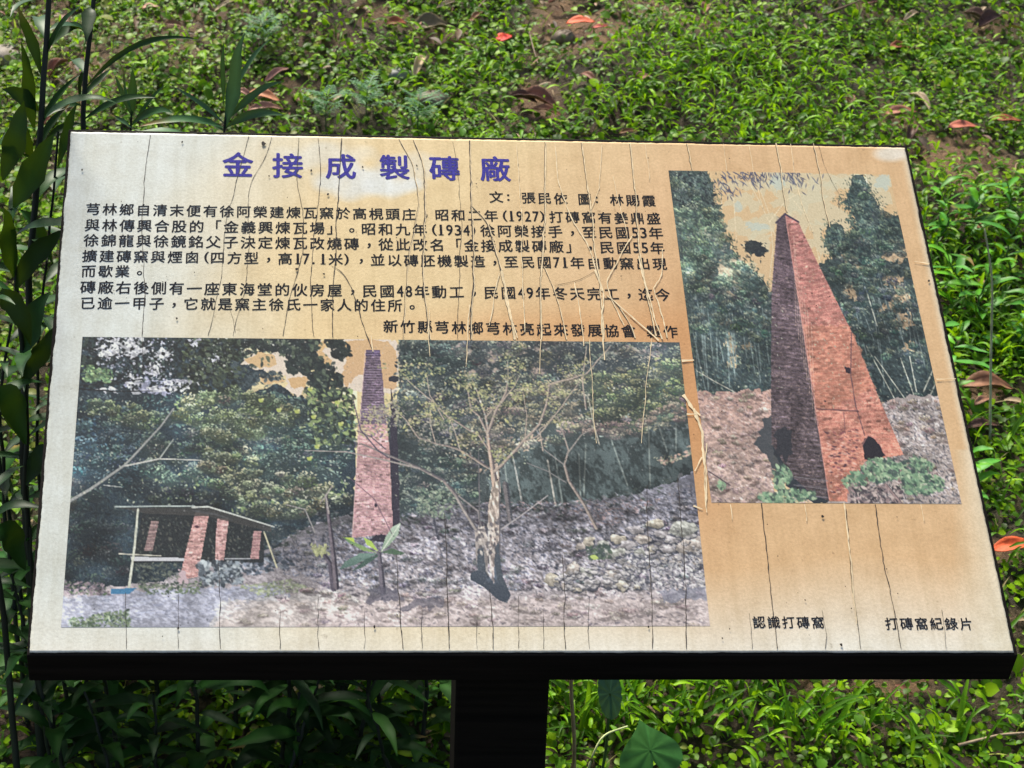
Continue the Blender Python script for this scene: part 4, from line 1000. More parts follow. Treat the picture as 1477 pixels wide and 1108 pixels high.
text_line('caption_text', '打磚窩紀錄片', (1275, 899.5), (1404, 900), BLACK_INK, bold=.008)

# ------------------------------------------------------------------ cracks in the sheet: narrow split strips with lifted pale lips
def crack_mesh(name, lines, col, z, wm=.00072, shift=0.0):
    V, Fc, Cc = [], [], []
    r = np.random.default_rng(3)
    for pts, w0, w1 in lines:
        p = panel(np.array([q[0] for q in pts]), np.array([q[1] for q in pts]))
        seg = np.linalg.norm(np.diff(p, axis=0), axis=1); cum = np.concatenate([[0], np.cumsum(seg)])
        n = max(3, int(cum[-1] / .005)); t = np.linspace(0, cum[-1], n)
        q = np.stack([np.interp(t, cum, p[:, i]) for i in (0, 1)], -1)
        # ease the corners
        for _ in range(4): q[1:-1] = (q[:-2] + 2 * q[1:-1] + q[2:]) / 4
        r = np.random.default_rng(int(pts[0][0] * 3 + pts[-1][1]))
        q[:, 0] += shift + np.cumsum(r.normal(0, .00045, n)) * np.sin(np.pi * np.arange(n) / (n - 1)) + r.normal(0, .00015, n)
        tg = np.gradient(q, axis=0); tg /= np.linalg.norm(tg, axis=1, keepdims=True) + 1e-9
        sd = np.stack([-tg[:, 1], tg[:, 0]], -1)
        w = (w0 + (w1 - w0) * np.arange(n) / (n - 1)) * r.uniform(.4, 1.15, n) * wm / 2
        o = 0
        A = q + sd * w[:, None]; B = q - sd * w[:, None]
        v = np.empty((2 * n, 3)); v[0::2, :2] = A; v[1::2, :2] = B; v[:, 2] = z + .00004 * (len(V) % 12)
        V.append(v)
        k = np.arange(n - 1) * 2 + o
        Fc.append(np.stack([k, k + 1, k + 3, k + 2], -1))
        Cc.append(np.tile(col, (2 * n, 1)) * r.uniform(.8, 1.2, (2 * n, 1)))
    for v, f, c in zip(V, Fc, Cc):
        on_panel(mesh_np(name, v, f, CRACK, cols=c, smooth=False))
CRACK = attr_mat('split_sheet_edge', .7, .2)
DK = [([(217, 195), (209, 250), (206, 330), (209, 420), (205, 485)], 1.2, 1.5), ([(359, 197), (345, 250), (326, 330), (322, 400), (308, 460), (300, 485)], 1.2, 1),
      ([(392, 198), (385, 222), (362, 262), (357, 300), (363, 350), (355, 420), (341, 462), (336, 485)], 1.2, 1), ([(431, 200), (427, 260), (434, 310), (433, 360), (424, 400), (414, 440), (408, 485)], 1.4, 1),
      ([(459, 200), (463, 250), (455, 310), (447, 400), (450, 470), (453, 487)], 1.3, 1.2), ([(493, 199), (489, 250), (483, 330), (478, 385), (478, 470), (480, 487)], 2.2, 1.8),
      ([(478, 384), (492, 390), (506, 415), (518, 448), (528, 480), (537, 505)], 1.5, 2.4), ([(575, 201), (596, 240), (602, 290), (600, 330), (590, 390), (583, 460), (581, 490)], 1.3, 1),
      ([(596, 203), (612, 240), (616, 300), (615, 400), (618, 460), (620, 490)], 2, 1.8), ([(653, 205), (664, 260), (670, 330), (667, 400), (662, 460), (660, 490)], 1, 1),
      ([(677, 203), (678, 290), (681, 400), (678, 450), (679, 490)], 2, 2.4), ([(680, 298), (698, 315), (712, 352), (722, 390)], 1.6, 3), ([(722, 390), (728, 425), (735, 460), (741, 490)], 4.2, 2.6),
      ([(786, 205), (786, 300), (785, 360), (781, 400), (780, 490)], 1.8, 2), ([(784, 385), (800, 425), (812, 470), (816, 490)], 1, 1.4), ([(838, 206), (848, 280), (858, 370), (864, 420), (870, 490)], 1.7, 1.8),
      ([(800, 412), (835, 405), (858, 392)], 1, 1), ([(908, 208), (917, 290), (924, 375), (933, 430), (945, 485)], 1.6, 2), ([(874, 427), (890, 440), (905, 465), (915, 488)], 1.4, 1.6), ([(990, 208), (998, 247)], 1.5, 1.2),
      ([(1118, 207), (1128, 250), (1134, 306)], 1.6, 1.2), ([(1172, 207), (1184, 255), (1196, 328)], 1.5, 1.3), ([(1180, 208), (1190, 245), (1210, 280)], .9, .7),
      ([(205, 486), (206, 545)], 1, .6), ([(330, 440), (340, 480)], .9, .7), ([(181, 855), (182, 936)], .8, 1), ([(257, 850), (257, 936)], .8, 1), ([(314, 800), (317, 860), (318, 936)], 1, 1.6), ([(404, 880), (404, 936)], .8, 1), ([(459, 860), (460, 936)], .8, 1), ([(526, 880), (525, 936)], .8, 1),
      ([(571, 800), (577, 870), (581, 936)], 1.2, 2), ([(609, 880), (609, 936)], .8, 1), ([(641, 740), (644, 850), (648, 936)], 1.2, 2), ([(706, 850), (711, 936)], 1, 1.6), ([(688, 890), (688, 936)], .7, .8), ([(748, 860), (748, 936)], .8, 1), ([(783, 880), (784, 936)], .8, 1), ([(811, 800), (816, 936)], 1.2, 1.5), ([(850, 860), (850, 936)], .8, 1),
      ([(933, 700), (937, 850), (941, 936)], 1.2, 1.8), ([(977, 690), (985, 850), (990, 936)], 1.2, 1.8), ([(1080, 885), (1085, 936)], .8, 1), ([(1098, 726), (1105, 790), (1115, 880), (1121, 936)], 1.8, 1.5), ([(1185, 880), (1190, 936)], .9, .9), ([(1220, 735), (1232, 850), (1241, 936)], 1, 1.2), ([(1262, 728), (1270, 790), (1288, 880), (1299, 936)], 1.8, 1.5), ([(1358, 880), (1364, 936)], .8, 1), ([(1178, 590), (1239, 594)], .7, .7)]
PL = [([(800, 206), (805, 260), (822, 315), (850, 360), (868, 420)], 1.5, 2), ([(868, 210), (862, 280), (850, 310)], 1.2, 1), ([(884, 255), (900, 320), (905, 345)], 1, 1.2), ([(930, 208), (936, 260)], 1, 1), ([(745, 210), (752, 330), (750, 400), (757, 480)], 1, 1.4), ([(720, 395), (712, 430), (706, 470)], 1.4, 1.2),
      ([(912, 340), (888, 380), (872, 405), (880, 430), (900, 470)], 1.6, 1.6), ([(955, 360), (955, 400), (940, 415), (955, 450), (962, 488)], 1.8, 1.6), ([(858, 390), (872, 425), (868, 470), (872, 520)], 2.6, 1.6), ([(828, 408), (838, 450), (842, 500)], 2, 1.4), ([(921, 370), (930, 420), (945, 470), (955, 490)], 2.8, 2.2), ([(880, 430), (925, 470), (950, 492)], 1.6, 2.6), ([(725, 395), (738, 450), (746, 488)], 2, 1.6), ([(677, 440), (675, 490), (672, 530)], 2, 1), ([(619, 445), (620, 515)], 1.6, .8),
      ([(983, 521), (1001, 520)], 3.4, 3), ([(985, 570), (994, 577), (1002, 594), (1010, 600)], 5, 4), ([(1000, 590), (1010, 615), (1013, 625)], 5, 3), ([(1013, 622), (1012, 660), (1016, 690), (1018, 730)], 3.6, 2.4), ([(1012, 660), (1002, 680)], 2.6, 1.6), ([(1019, 640), (1019, 740)], 1.6, 1), ([(990, 598), (1004, 598)], 2.6, 2), ([(1318, 378), (1340, 381)], 1.6, 1.6), ([(1350, 548), (1378, 547)], 1.8, 1.4),
      ([(1043, 208), (1048, 247)], 1.2, 1), ([(1080, 210), (1086, 250), (1100, 300)], 1.2, 1), ([(1140, 208), (1146, 250), (1160, 300), (1172, 335)], 1.1, 1), ([(1000, 730), (1013, 735)], 2, 1.5), ([(1053, 728), (1056, 750)], 1.4, 1), ([(1160, 728), (1163, 752)], 1.2, 1), ([(1217, 726), (1224, 790), (1236, 900)], 2, 1), ([(1328, 728), (1332, 752)], 1.4, 1), ([(535, 485), (538, 508)], 1.4, 1.2), ([(850, 490), (852, 560), (860, 640)], 1, .8), ([(780, 490), (778, 540)], 1.4, .8), ([(940, 488), (925, 640)], 1, .8)]
crack_mesh('dark_crack', DK, lin((62, 56, 52)), .0005)
crack_mesh('pale_crack', PL, lin((240, 218, 176)) * .78, .0010, .00105)
crack_mesh('lifted_edge', [(p, a * 1.5, b * 1.5) for p, a, b in DK if p[0][0] > 560 and p[-1][1] < 520 and max(a, b) > 1.1], lin((238, 214, 170)) * .78, .0004, .00072, .0011)

def specks():
    r = np.random.default_rng(9); V, Fc = [], []
    spots = [(380, 208, 3.2), (449, 247, 1.8), (523, 242, 1.6), (601, 240, 1.5), (263, 206, 1.5), (388, 255, 1.4), (473, 281, 1.8), (119, 246, 1.6), (428, 389, 2), (467, 396, 1.5), (255, 460, 1.4), (1150, 705, 1.4), (1186, 746, 1.8), (1339, 406, 1.6), (44, 580, 2.2), (1252, 660, 1.2), (257, 907, 1.5), (540, 905, 1.6), (935, 905, 1.5), (1213, 931, 2)]
    spots += [(r.uniform(110, 1300), r.uniform(200, 930), r.uniform(.5, 1.0)) for _ in range(160)]
    o = 0
    for x, y, s in spots:
        c = panel(x, y); k = 7; t = np.linspace(0, 2 * np.pi, k, endpoint=False)
        rad = s * .00095 * r.uniform(.6, 1.3, k)
        V.append(np.stack([c[0] + rad * np.cos(t), c[1] + rad * 1.3 * np.sin(t), np.full(k, .0016 + r.uniform(0, .0001))], -1))
        Fc.append(np.arange(k)[None] + o); o += k
    c = panel(np.array([274., 283.]), np.array([910., 903.]))
    on_panel(mesh_np('dirt_speck', np.concatenate(V), np.concatenate(Fc), CRACK, cols=np.tile(lin((40, 36, 34)), (o, 1)), smooth=False))['kind'] = 'stuff'
specks()

# ------------------------------------------------------------------ leaves
def unit(v): return v / (np.linalg.norm(v, axis=-1, keepdims=True) + 1e-9)
def leaves(P0, P1, P2, nh, W, cols, prof, fold=.12, rib=1.25, wave=0.0, tips=0.0):
    """N leaves along quadratic beziers; prof = half-width fractions along the blade"""
    N = len(P0); S = len(prof); t = np.linspace(0, 1, S)[None, :, None]
    C = (1 - t) ** 2 * P0[:, None] + 2 * t * (1 - t) * P1[:, None] + t ** 2 * P2[:, None]
    T = unit(2 * (1 - t) * (P1 - P0)[:, None] + 2 * t * (P2 - P1)[:, None] + 1e-7)
    side = unit(np.cross(T, np.broadcast_to(nh[:, None], T.shape)))
    nn = unit(np.cross(side, T))
    hw_ = W[:, None, None] * .5 * np.asarray(prof)[None, :, None]
    if wave:
        ph = rng.uniform(0, 6.28, (N, 1, 1)); am = W[:, None, None] * wave * rng.uniform(.3, 1, (N, 1, 1))
        C = C + side * am * np.sin(5.2 * t + ph) * t + nn * am * .8 * np.sin(8.5 * t + ph * 1.7) * t
        hw_ = hw_ * (1 + .10 * np.sin(19 * t + ph))
    V = np.empty((N, S, 3, 3), np.float32)
    V[:, :, 0] = C - side * hw_ + nn * hw_ * fold
    V[:, :, 1] = C - nn * hw_ * fold
    V[:, :, 2] = C + side * hw_ + nn * hw_ * fold
    idx = np.arange(N * S * 3).reshape(N, S, 3)
    f = np.concatenate([np.stack([idx[:, :-1, k], idx[:, :-1, k + 1], idx[:, 1:, k + 1], idx[:, 1:, k]], -1).reshape(-1, 4) for k in (0, 1)])
    cc = np.repeat(np.repeat(cols[:, None, None], S, 1), 3, 2).astype(np.float32)
    cc[:, :, 1] *= rib
    if tips:
        w = (rng.random((N, 1, 1, 1)) < tips) * np.clip((np.linspace(0, 1, S)[None, :, None, None] - rng.uniform(.5, .8, (N, 1, 1, 1))) * 4, 0, 1)
        cc = cc + (np.array((.20, .13, .04)) - cc) * w
    return V.reshape(-1, 3), f, cc.reshape(-1, 3)

def pick(pal, n, r=rng, var=.25):
    pal = np.array(pal, float); c = pal[r.integers(0, len(pal), n)]
    return c * (1 + r.uniform(-var, var, (n, 1)))

SMALL_LEAF = attr_mat('groundcover_leaf', .44, .16, transl=.42)
BLADE = attr_mat('grass_blade', .44, .18, transl=.40)
WEED_LEAF = attr_mat('weed_leaf', .45, .16, transl=.06, speck=(60, .18))
SHADE_LEAF = attr_mat('shaded_weed_leaf', .5, .06, transl=.09, speck=(60, .18))  # weed leaf copy with less sheen, standing in for shade
STEM = attr_mat('weed_stem', .6, .3)
DRY = attr_mat('dead_leaf', .6, .3, transl=.08, speck=(45, .35), bumpy=(60, .5, .004))

SPEAR_ZONE = to_ground([(1060, 130, 190, 90, 1), (1200, 175, 110, 40, 1), (960, 165, 130, 45, .9), (1400, 330, 70, 110, .9), (1400, 470, 70, 120, .9), (1330, 250, 40, 60, .5), (700, 40, 60, 20, .4), (640, 110, 80, 50, .4), (1040, 1040, 180, 60, .5), (850, 1040, 110, 60, .6)])
DENSE_X = lambda x, y: (x > -1.5) & (x < 2.1)
def scatter(n, x0=-1.5, x1=2.3, y0=1.7, y1=5.6):
    x = rng.uniform(x0, x1, n); y = y0 + (y1 - y0) * rng.random(n) ** .85
    return x, y

def creeper():
    n = 230000
    x, y = scatter(n)
    clump = .62 + .38 * np.sin(6.1 * x + 2.2 * np.sin(5.3 * y)) * np.sin(7.7 * y + 1.7 * np.sin(4.1 * x))
    keep = rng.random(n) < (1 - blobs(BARE, x, y)) * np.clip(clump * 1.25 - .05, .16, 1) * (1 - .75 * blobs(SPEAR_ZONE, x, y))
    x, y = x[keep], y[keep]; n = len(x)
    tall = rng.random(n) ** 1.6 * (.018 + .045 * (.5 + .5 * np.sin(3.3 * x + 1.1) * np.sin(2.9 * y)))
    up = nrm(x, y)
    P = np.stack([x, y, hgt(x, y) + .004 + tall], -1)
    az = rng.uniform(0, 2 * np.pi, n); el = rng.normal(.12, .38, n)
    d = np.stack([np.cos(az) * np.cos(el), np.sin(az) * np.cos(el), np.sin(el) + .40 * np.sin(az) * np.cos(el)], -1); d = unit(d)
    L = rng.uniform(.0065, .0175, n) * rng.lognormal(0, .22, n) * (1 + .7 * (rng.random(n) < .06))
    cols = pick([(.038, .105, .002), (.10, .22, .003), (.18, .33, .004), (.035, .085, .003), (.21, .37, .006), (.085, .21, .018)], n)
    ylw = rng.random(n) < np.clip(.5 - .35 * (x + .9), .06, .7) * .5
    cols[ylw] = pick([(.20, .22, .04), (.16, .19, .035), (.13, .14, .03)], ylw.sum())
    p1 = P + d * L[:, None] * .5 + np.array([0, 0, 1]) * (L * .15)[:, None]
    p2 = P + d * L[:, None] + np.array([0, 0, -1]) * (L * .1)[:, None]
    v, f, c = leaves(P, p1, p2, up + rng.normal(0, .25, (n, 3)), L * rng.uniform(.6, .95, n), cols, [.15, .85, 1.0, .75, .05], .10, 1.15)
    o = mesh_np('creeper_cover', v, f, SMALL_LEAF, cols=c)
    tag(o, 'low mat of small round bright green leaves over the slope', 'ground cover', kind='stuff')
creeper()

def spear():
    n = 90000
    x, y = scatter(n)
    w = blobs(SPEAR_ZONE, x, y)
    keep = rng.random(n) < (.12 + .88 * w) * (1 - .9 * blobs(BARE, x, y))
    x, y = x[keep], y[keep]; n = len(x)
    h0 = rng.random(n) * .07
    P = np.stack([x, y, hgt(x, y) + h0], -1)
    az = rng.uniform(0, 2 * np.pi, n); el = rng.normal(.55, .35, n)
    d = unit(np.stack([np.cos(az) * np.cos(el), np.sin(az) * np.cos(el), np.sin(el)], -1))
    L = rng.uniform(.026, .058, n)
    cols = pick([(.040, .125, .002), (.10, .25, .003), (.17, .36, .004), (.032, .095, .003), (.21, .40, .006)], n)
    p1 = P + d * L[:, None] * .55 + np.array([0, 0, .12]) * L[:, None]
    p2 = P + d * L[:, None] + np.array([0, 0, -.35]) * L[:, None]
    v, f, c = leaves(P, p1, p2, np.tile([0, -.3, 1.], (n, 1)) + rng.normal(0, .3, (n, 3)), rng.uniform(.005, .0095, n), cols, [.35, 1, .85, .5, .03], .22, 1.2)
    o = mesh_np('spear_grass', v, f, BLADE, cols=c)
    tag(o, 'thick patch of bright green pointed grass leaves above the right half of the sign', 'grass', kind='stuff')
spear()

def long_grass():
    Vs, Fs, Cs, o = [], [], [], 0
    zones = to_ground([(850, 1040, 90, 80, 1), (980, 1030, 150, 60, 1), (1130, 1060, 120, 50, .7), (1440, 500, 60, 60, 1), (1400, 430, 60, 60, .7), (1430, 640, 50, 40, .4), (560, 1040, 80, 60, .6), (1300, 1090, 120, 30, .5)])
    n = 30000
    x, y = scatter(n, -.9, 1.9, 2.0, 3.6)
    keep = rng.random(n) < .5 * blobs(zones, x, y) ** 1.5 + .012
    x, y = x[keep], y[keep]; n = len(x)
    xw, yw = scatter(5200); kw = rng.random(5200) < (1 - .8 * blobs(BARE, xw, yw)); xw, yw = xw[kw], yw[kw]; nt0 = n
    # blades come in tufts
    x = np.concatenate([x, xw]); y = np.concatenate([y, yw]); n = len(x)
    x += rng.normal(0, .01, n)
    P = np.stack([x, y, hgt(x, y)], -1)
    az = rng.uniform(0, 2 * np.pi, n); el = rng.normal(1.1, .25, n)
    d = unit(np.stack([np.cos(az) * np.cos(el), np.sin(az) * np.cos(el), np.sin(el)], -1))
    L = rng.uniform(.05, .15, n); L[nt0:] *= .55; thin = np.ones(n); thin[nt0:] = .45
    out = np.stack([np.cos(az), np.sin(az), np.zeros(n)], -1)
    p1 = P + d * L[:, None] * .6
    p2 = P + d * L[:, None] * .8 + out * (L * rng.uniform(.15, .5, n))[:, None]
    cols = pick([(.035, .12, .004), (.065, .19, .006), (.11, .25, .010), (.05, .12, .015)], n)
    dry = np.arange(n)[nt0:][rng.random(n - nt0) < .4]; cols[dry] = pick([(.34, .30, .12), (.26, .19, .09), (.30, .32, .08)], len(dry))
    v, f, c = leaves(P, p1, p2, out * -.3 + np.array([0, -.5, 1.]), rng.uniform(.004, .011, n) * thin, cols, [.5, 1, 1, .8, .5, .03], .2, 1.25)
    o = mesh_np('long_grass', v, f, BLADE, cols=c)
    tag(o, 'loose long-bladed grass in the foreground below the right half of the sign', 'grass', kind='stuff')
long_grass()

def litter():
    n = 16000
    x, y = scatter(n)
    b = blobs(BARE, x, y)
    keep = rng.random(n) < .13 + .65 * b
    x, y = x[keep], y[keep]; n = len(x)
    P = np.stack([x, y, hgt(x, y) + .004 + .03 * rng.random(n) ** 2], -1)
    az = rng.uniform(0, 2 * np.pi, n)
    d = unit(np.stack([np.cos(az), np.sin(az), .42 * np.sin(az) + rng.normal(0, .25, n)], -1))
    L = rng.uniform(.008, .04, n); big = rng.random(n) < .10; L[big] = rng.uniform(.03, .055, big.sum()); P[big, 2] += .018
    p1 = P + d * L[:, None] * .5 + np.array([0, 0, .2]) * L[:, None]
    p2 = P + d * L[:, None]
    cols = pick([(.16, .095, .05), (.24, .15, .085), (.10, .055, .03), (.32, .23, .14), (.18, .07, .04), (.07, .045, .03)], n, var=.35)
    v, f, c = leaves(P, p1, p2, np.tile([0, -.4, 1.], (n, 1)) + rng.normal(0, .5, (n, 3)), L * rng.uniform(.08, .45, n), cols, [.2, .9, 1, .7, .05], .25, 1.1)
    o = mesh_np('leaf_litter', v, f, DRY, cols=c)
    tag(o, 'scraps of brown leaf litter and twigs showing between the plants', 'leaf litter', kind='stuff')
litter()

# ------------------------------------------------------------------ single fallen leaves, twigs, stones
def fallen_leaf(px, py, Lpx, ang, col, wr, curl, label, lift=.03, name='fallen_leaf', cat='fallen leaf', grp='fallen leaves'):
    c = hit(px, py); dist = np.linalg.norm(c - CAM); L = Lpx * dist / F
    n = nrm(np.array([c[0]]), np.array([c[1]]))[0]
    ex = np.array([1, 0, 0.]); ex = unit(ex - n * (ex @ n)); ey = np.cross(n, ex)
    d = unit(ex * math.cos(ang) + ey * math.sin(ang)); s = np.cross(n, d)
    nl, nw = 13, 7
    t = np.linspace(0, 1, nl); u = np.linspace(-1, 1, nw)
    T, U = np.meshgrid(t, u, indexing='ij')
    r = np.random.default_rng(int(px * 13 + py))
    prof = np.sin(np.pi * np.clip(T, .0, 1) ** .8) ** .75 + .02
    W = L * wr * .5
    X = (T - .5) * L
    Yv = U * W * prof * (1 - .35 * curl * np.abs(U))
    Z = curl * W * (U ** 2) * prof * 1.1 + L * .10 * curl * np.cos(np.pi * (T - .5) * 1.6) * 1 + .06 * W * np.sin(9 * T + 4 * U) + r.normal(0, .012 * W, T.shape)
    Pt = X[..., None] * d + Yv[..., None] * s + Z[..., None] * n
    base = np.array([c[0], c[1], float(hgt(c[0], c[1]))])
    V = (Pt + n * lift).reshape(-1, 3)
    cc = np.tile(np.array(col), (nl * nw, 1)) * (1 + .25 * r.normal(0, 1, (nl * nw, 1)).clip(-1, 1) * .6)
    cc[(np.abs(U) < .05).reshape(-1)] *= 1.25
    i = np.arange(nl * nw).reshape(nl, nw)
    f = np.stack([i[:-1, :-1], i[1:, :-1], i[1:, 1:], i[:-1, 1:]], -1).reshape(-1, 4)
    # petiole
    o = mesh_np(name, V, f, DRY, cols=cc)
    o.location = base
    md = o.modifiers.new('thickness', 'SOLIDIFY'); md.thickness = .0012
    tag(o, label, cat, grp)
    return o
RED = (.70, .03, .012); ORG = (.62, .09, .02); RUST = (.30, .085, .035); BRN = (.20, .085, .05); DBR = (.10, .045, .03); TAN = (.48, .36, .22); PINK = (.42, .21, .15)
FL = [
 (727, 70, 26, .5, RED, .75, .2, 'small bright red leaf among green creepers above the middle of the sign'),
 (838, 46, 40, -.15, ORG, .5, .3, 'orange red leaf on the edge of the bare earth patch at the top'),
 (868, 55, 26, -.2, (.38, .05, .03), .4, .4, 'narrow dark red leaf touching the orange red leaf on the bare earth'),
 (569, 46, 30, .3, RUST, .6, .4, 'small rusty leaf above the tan strip of bark at the top'),
 (1458, 803, 58, .1, (.62, .10, .025), .42, .35, 'large glowing orange leaf beside the lower right edge of the sign'),
 (381, 153, 48, -.35, (.50, .20, .09), .42, .4, 'orange brown leaf behind the tall upright weed blade left of the heading'),
 (352, 150, 34, -.6, PINK, .35, .6, 'pinkish curled leaf just left of the orange brown leaf'),
 (400, 120, 44, .75, PINK, .28, .6, 'slim tan pink leaf rising to the right above the orange brown leaf'),
 (383, 170, 52, .1, (.34, .17, .11), .3, .5, 'flat dull brown leaf lying close above the top edge of the sign'),
 (775, 160, 66, -.55, BRN, .45, .7, 'largest curled dark brown leaf just above the top edge of the sign'),
 (752, 158, 44, -.3, DBR, .4, .8, 'dark twisted leaf under the largest curled brown leaf'),
 (788, 176, 46, -.45, (.30, .13, .07), .28, .6, 'thin reddish brown leaf pointing down to the sign edge'),
 (850, 128, 36, -1.0, BRN, .35, .6, 'small folded brown leaf in the greens right of the curled leaves'),
 (925, 128, 26, .5, PINK, .7, .5, 'small pale pink leaf above the right of the heading'),
 (1222, 160, 34, 1.3, (.22, .10, .05), .4, .5, 'small brown leaf standing upright in the pointed grass'),
 (1291, 81, 30, .2, RUST, .5, .4, 'rusty leaf half hidden in round leaves at upper right'),
 (1296, 176, 44, .1, (.36, .14, .09), .4, .4, 'pinkish brown leaf near the top right corner of the sign'),
 (1384, 197, 42, .1, (.42, .12, .07), .42, .3, 'reddish leaf lying on bare earth right of the sign corner'),
 (1445, 189, 44, .15, RUST, .35, .3, 'slim rusty leaf above the bare earth at the right edge'),
 (1425, 44, 42, .5, DBR, .6, .7, 'dark brown cupped leaf in the top right corner'),
 (1402, 38, 34, -.7, (.16, .09, .06), .5, .8, 'ragged dark leaf leaning on the cupped leaf in the top right corner'),
 (1420, 574, 66, -.1, (.22, .10, .05), .55, .5, 'wide brown leaf beside the lower part of the tower picture'),
 (1412, 632, 44, .1, DBR, .4, .5, 'dark brown leaf lying below the wide brown leaf at right'),
 (1413, 596, 30, .5, (.30, .15, .09), .45, .5, 'small pale brown leaf touching the wide brown leaf at right'),
 (815, 8, 56, .5, (.24, .09, .06), .4, .7, 'reddish brown curled leaf at the very top centre'),
 (840, 4, 40, -.1, PINK, .4, .6, 'pink dry leaf at the top edge beside the reddish curled leaf'),
 (690, 34, 36, .8, (.34, .16, .09), .3, .6, 'bent brown leaf at the left end of the bare earth patch'),
 (91, 112, 44, .9, (.22, .09, .05), .45, .8, 'rusty crumpled leaf between the two tall dark stems'),
 (76, 190, 40, .7, (.34, .14, .09), .4, .7, 'rusty leaf near the upper left corner of the sign'),
 (219, 26, 24, .0, (.40, .20, .13), .6, .3, 'small pinkish leaf on yellow green cover at upper left'),
 (1312, 205, 40, 1.1, DBR, .4, .7, 'dark curled leaf hanging beside the top right corner of the sign'),
 (1420, 340, 30, .1, (.30, .12, .06), .4, .4, 'small brown leaf among lush weeds at the right edge'),
 (1385, 330, 36, .2, BRN, .45, .5, 'brown leaf sunk in the weeds right of the tower picture'),
 (1262, 990, 30, .0, DBR, .5, .7, 'dark dead leaf on the bare earth under the lower right edge'),
 (1250, 18, 30, .3, BRN, .45, .5, 'plain brown leaf at the top edge above the pointed grass'),
 (985, 4, 44, .1, BRN, .5, .6, 'brown leaf at the top edge right of the bare earth'),
 (1015, 27, 30, 1.2, (.28, .13, .08), .5, .7, 'folded brown scrap beside the pale stick at the top'),
 (620, 52, 60, .35, (.16, .12, .06), .6, .5, 'mossy brown leaf above the tan strip of bark'),
 (905, 205, 26, .1, (.26, .12, .06), .35, .5, 'thin brown leaf touching the top edge of the sign'),
]
for q in FL: fallen_leaf(*q)
fallen_leaf(604, 108, 58, 1.25, TAN, .28, .8, 'upright tan strip of bark leaning in the greens above the heading', .03, 'bark_strip', 'bark', 'strips of pale bark')
fallen_leaf(1322, 160, 44, 2.0, (.52, .40, .26), .28, .8, 'pale tan strip of bark above the top right corner of the sign', .03, 'bark_strip', 'bark', 'strips of pale bark')
fallen_leaf(1136, 33, 20, 1.3, (.55, .42, .26), .25, .6, 'tiny upright pale strip of bark in the greens at the top right', .03, 'bark_strip', 'bark', 'strips of pale bark')
fallen_leaf(1308, 36, 40, .75, TAN, .2, .7, 'slanting pale strip of bark in round leaves at the top right', .03, 'bark_strip', 'bark', 'strips of pale bark')
fallen_leaf(648, 20, 46, .4, (.5, .38, .26), .2, .7, 'pale strip of bark at the top left of the bare earth patch', .03, 'bark_strip', 'bark', 'strips of pale bark')
fallen_leaf(330, 22, 44, .6, TAN, .14, .5, 'thin pale strip of bark on the yellow green cover at upper left', .03, 'bark_strip', 'bark', 'strips of pale bark')

def tube(pts, rad, k=6):
    pts = np.asarray(pts, float); n = len(pts); rad = np.broadcast_to(rad, (n,))
    T = unit(np.gradient(pts, axis=0)); a = np.where(np.abs(T[:, 2:]) > .9, [[1, 0, 0]], [[0, 0, 1]])
    U = unit(np.cross(T, a)); W = np.cross(T, U)
    th = np.linspace(0, 2 * np.pi, k, endpoint=False)
    V = pts[:, None] + rad[:, None, None] * (np.cos(th)[None, :, None] * U[:, None] + np.sin(th)[None, :, None] * W[:, None])
    i = np.arange(n * k).reshape(n, k); j = np.roll(i, -1, 1)
    f = np.stack([i[:-1], j[:-1], j[1:], i[1:]], -1).reshape(-1, 4)
    return V.reshape(-1, 3), f
def bez(p, n):
    """smooth path through points"""
    p = np.asarray(p, float); s = np.concatenate([[0], np.cumsum(np.linalg.norm(np.diff(p, axis=0), axis=1))])
    t = np.linspace(0, s[-1], n); q = np.stack([np.interp(t, s, p[:, i]) for i in range(3)], -1)
    for _ in range(max(2, n // 6)): q[1:-1] = (q[:-2] + 2 * q[1:-1] + q[2:]) / 4
    return q

def stick(name, pts, r0, r1, col, label, cat, grp=None):
    q = bez(pts, 20); base = q[0].copy()
    v, f = tube(q - base, np.linspace(r0, r1, 20))
    o = mesh_np(name, v, f, DRY, cols=np.tile(np.array(col), (len(v), 1)) * rng.uniform(.8, 1.2, (len(v), 1)))
    o.location = base
    return tag(o, label, cat, grp)
g0 = hit(1428, 640)
stick('dry_stalk', [at(1428, 640, g0[1]), at(1429, 520, g0[1] - .01), at(1432, 400, g0[1] - .03), at(1420, 330, g0[1] - .05)], .0026, .0016, (.55, .52, .36), 'bleached curving dry stalk standing in the weeds right of the sign', 'dry stalk', 'dry stalks')
stick('dry_stalk', [at(826, 1180, 2.12), at(829, 1060, 2.13), at(823, 1000, 2.15), at(826, 900, 2.17)], .0036, .003, (.34, .25, .13), 'upright tan dry stalk just right of the post', 'dry stalk', 'dry stalks')
stick('dry_stalk', [at(838, 1170, 2.10), at(850, 1100, 2.10), at(868, 1060, 2.12), at(905, 1048, 2.15)], .0022, .0015, (.50, .56, .26), 'pale bent stalk arching towards the heart shaped leaf', 'dry stalk', 'dry stalks')
stick('twig', [hit(690, 30) + [0, 0, .035], hit(715, 12) + [0, 0, .05], hit(728, -8) + [0, 0, .05]], .004, .003, (.13, .07, .045), 'brown twig at the top left of the bare earth', 'twig', 'twigs')
stick('twig', [hit(1190, 42) + [0, 0, .04], hit(1222, 32) + [0, 0, .045], hit(1245, 22) + [0, 0, .045]], .003, .002, (.14, .08, .05), 'brown twig at the top right above the pointed grass', 'twig', 'twigs')
stick('twig', [hit(762, 60) + [0, 0, .03], hit(768, 90) + [0, 0, .04], hit(775, 108) + [0, 0, .03]], .0022, .0016, (.26, .18, .12), 'thin twig hanging below the bare earth near the red leaf', 'twig', 'twigs')
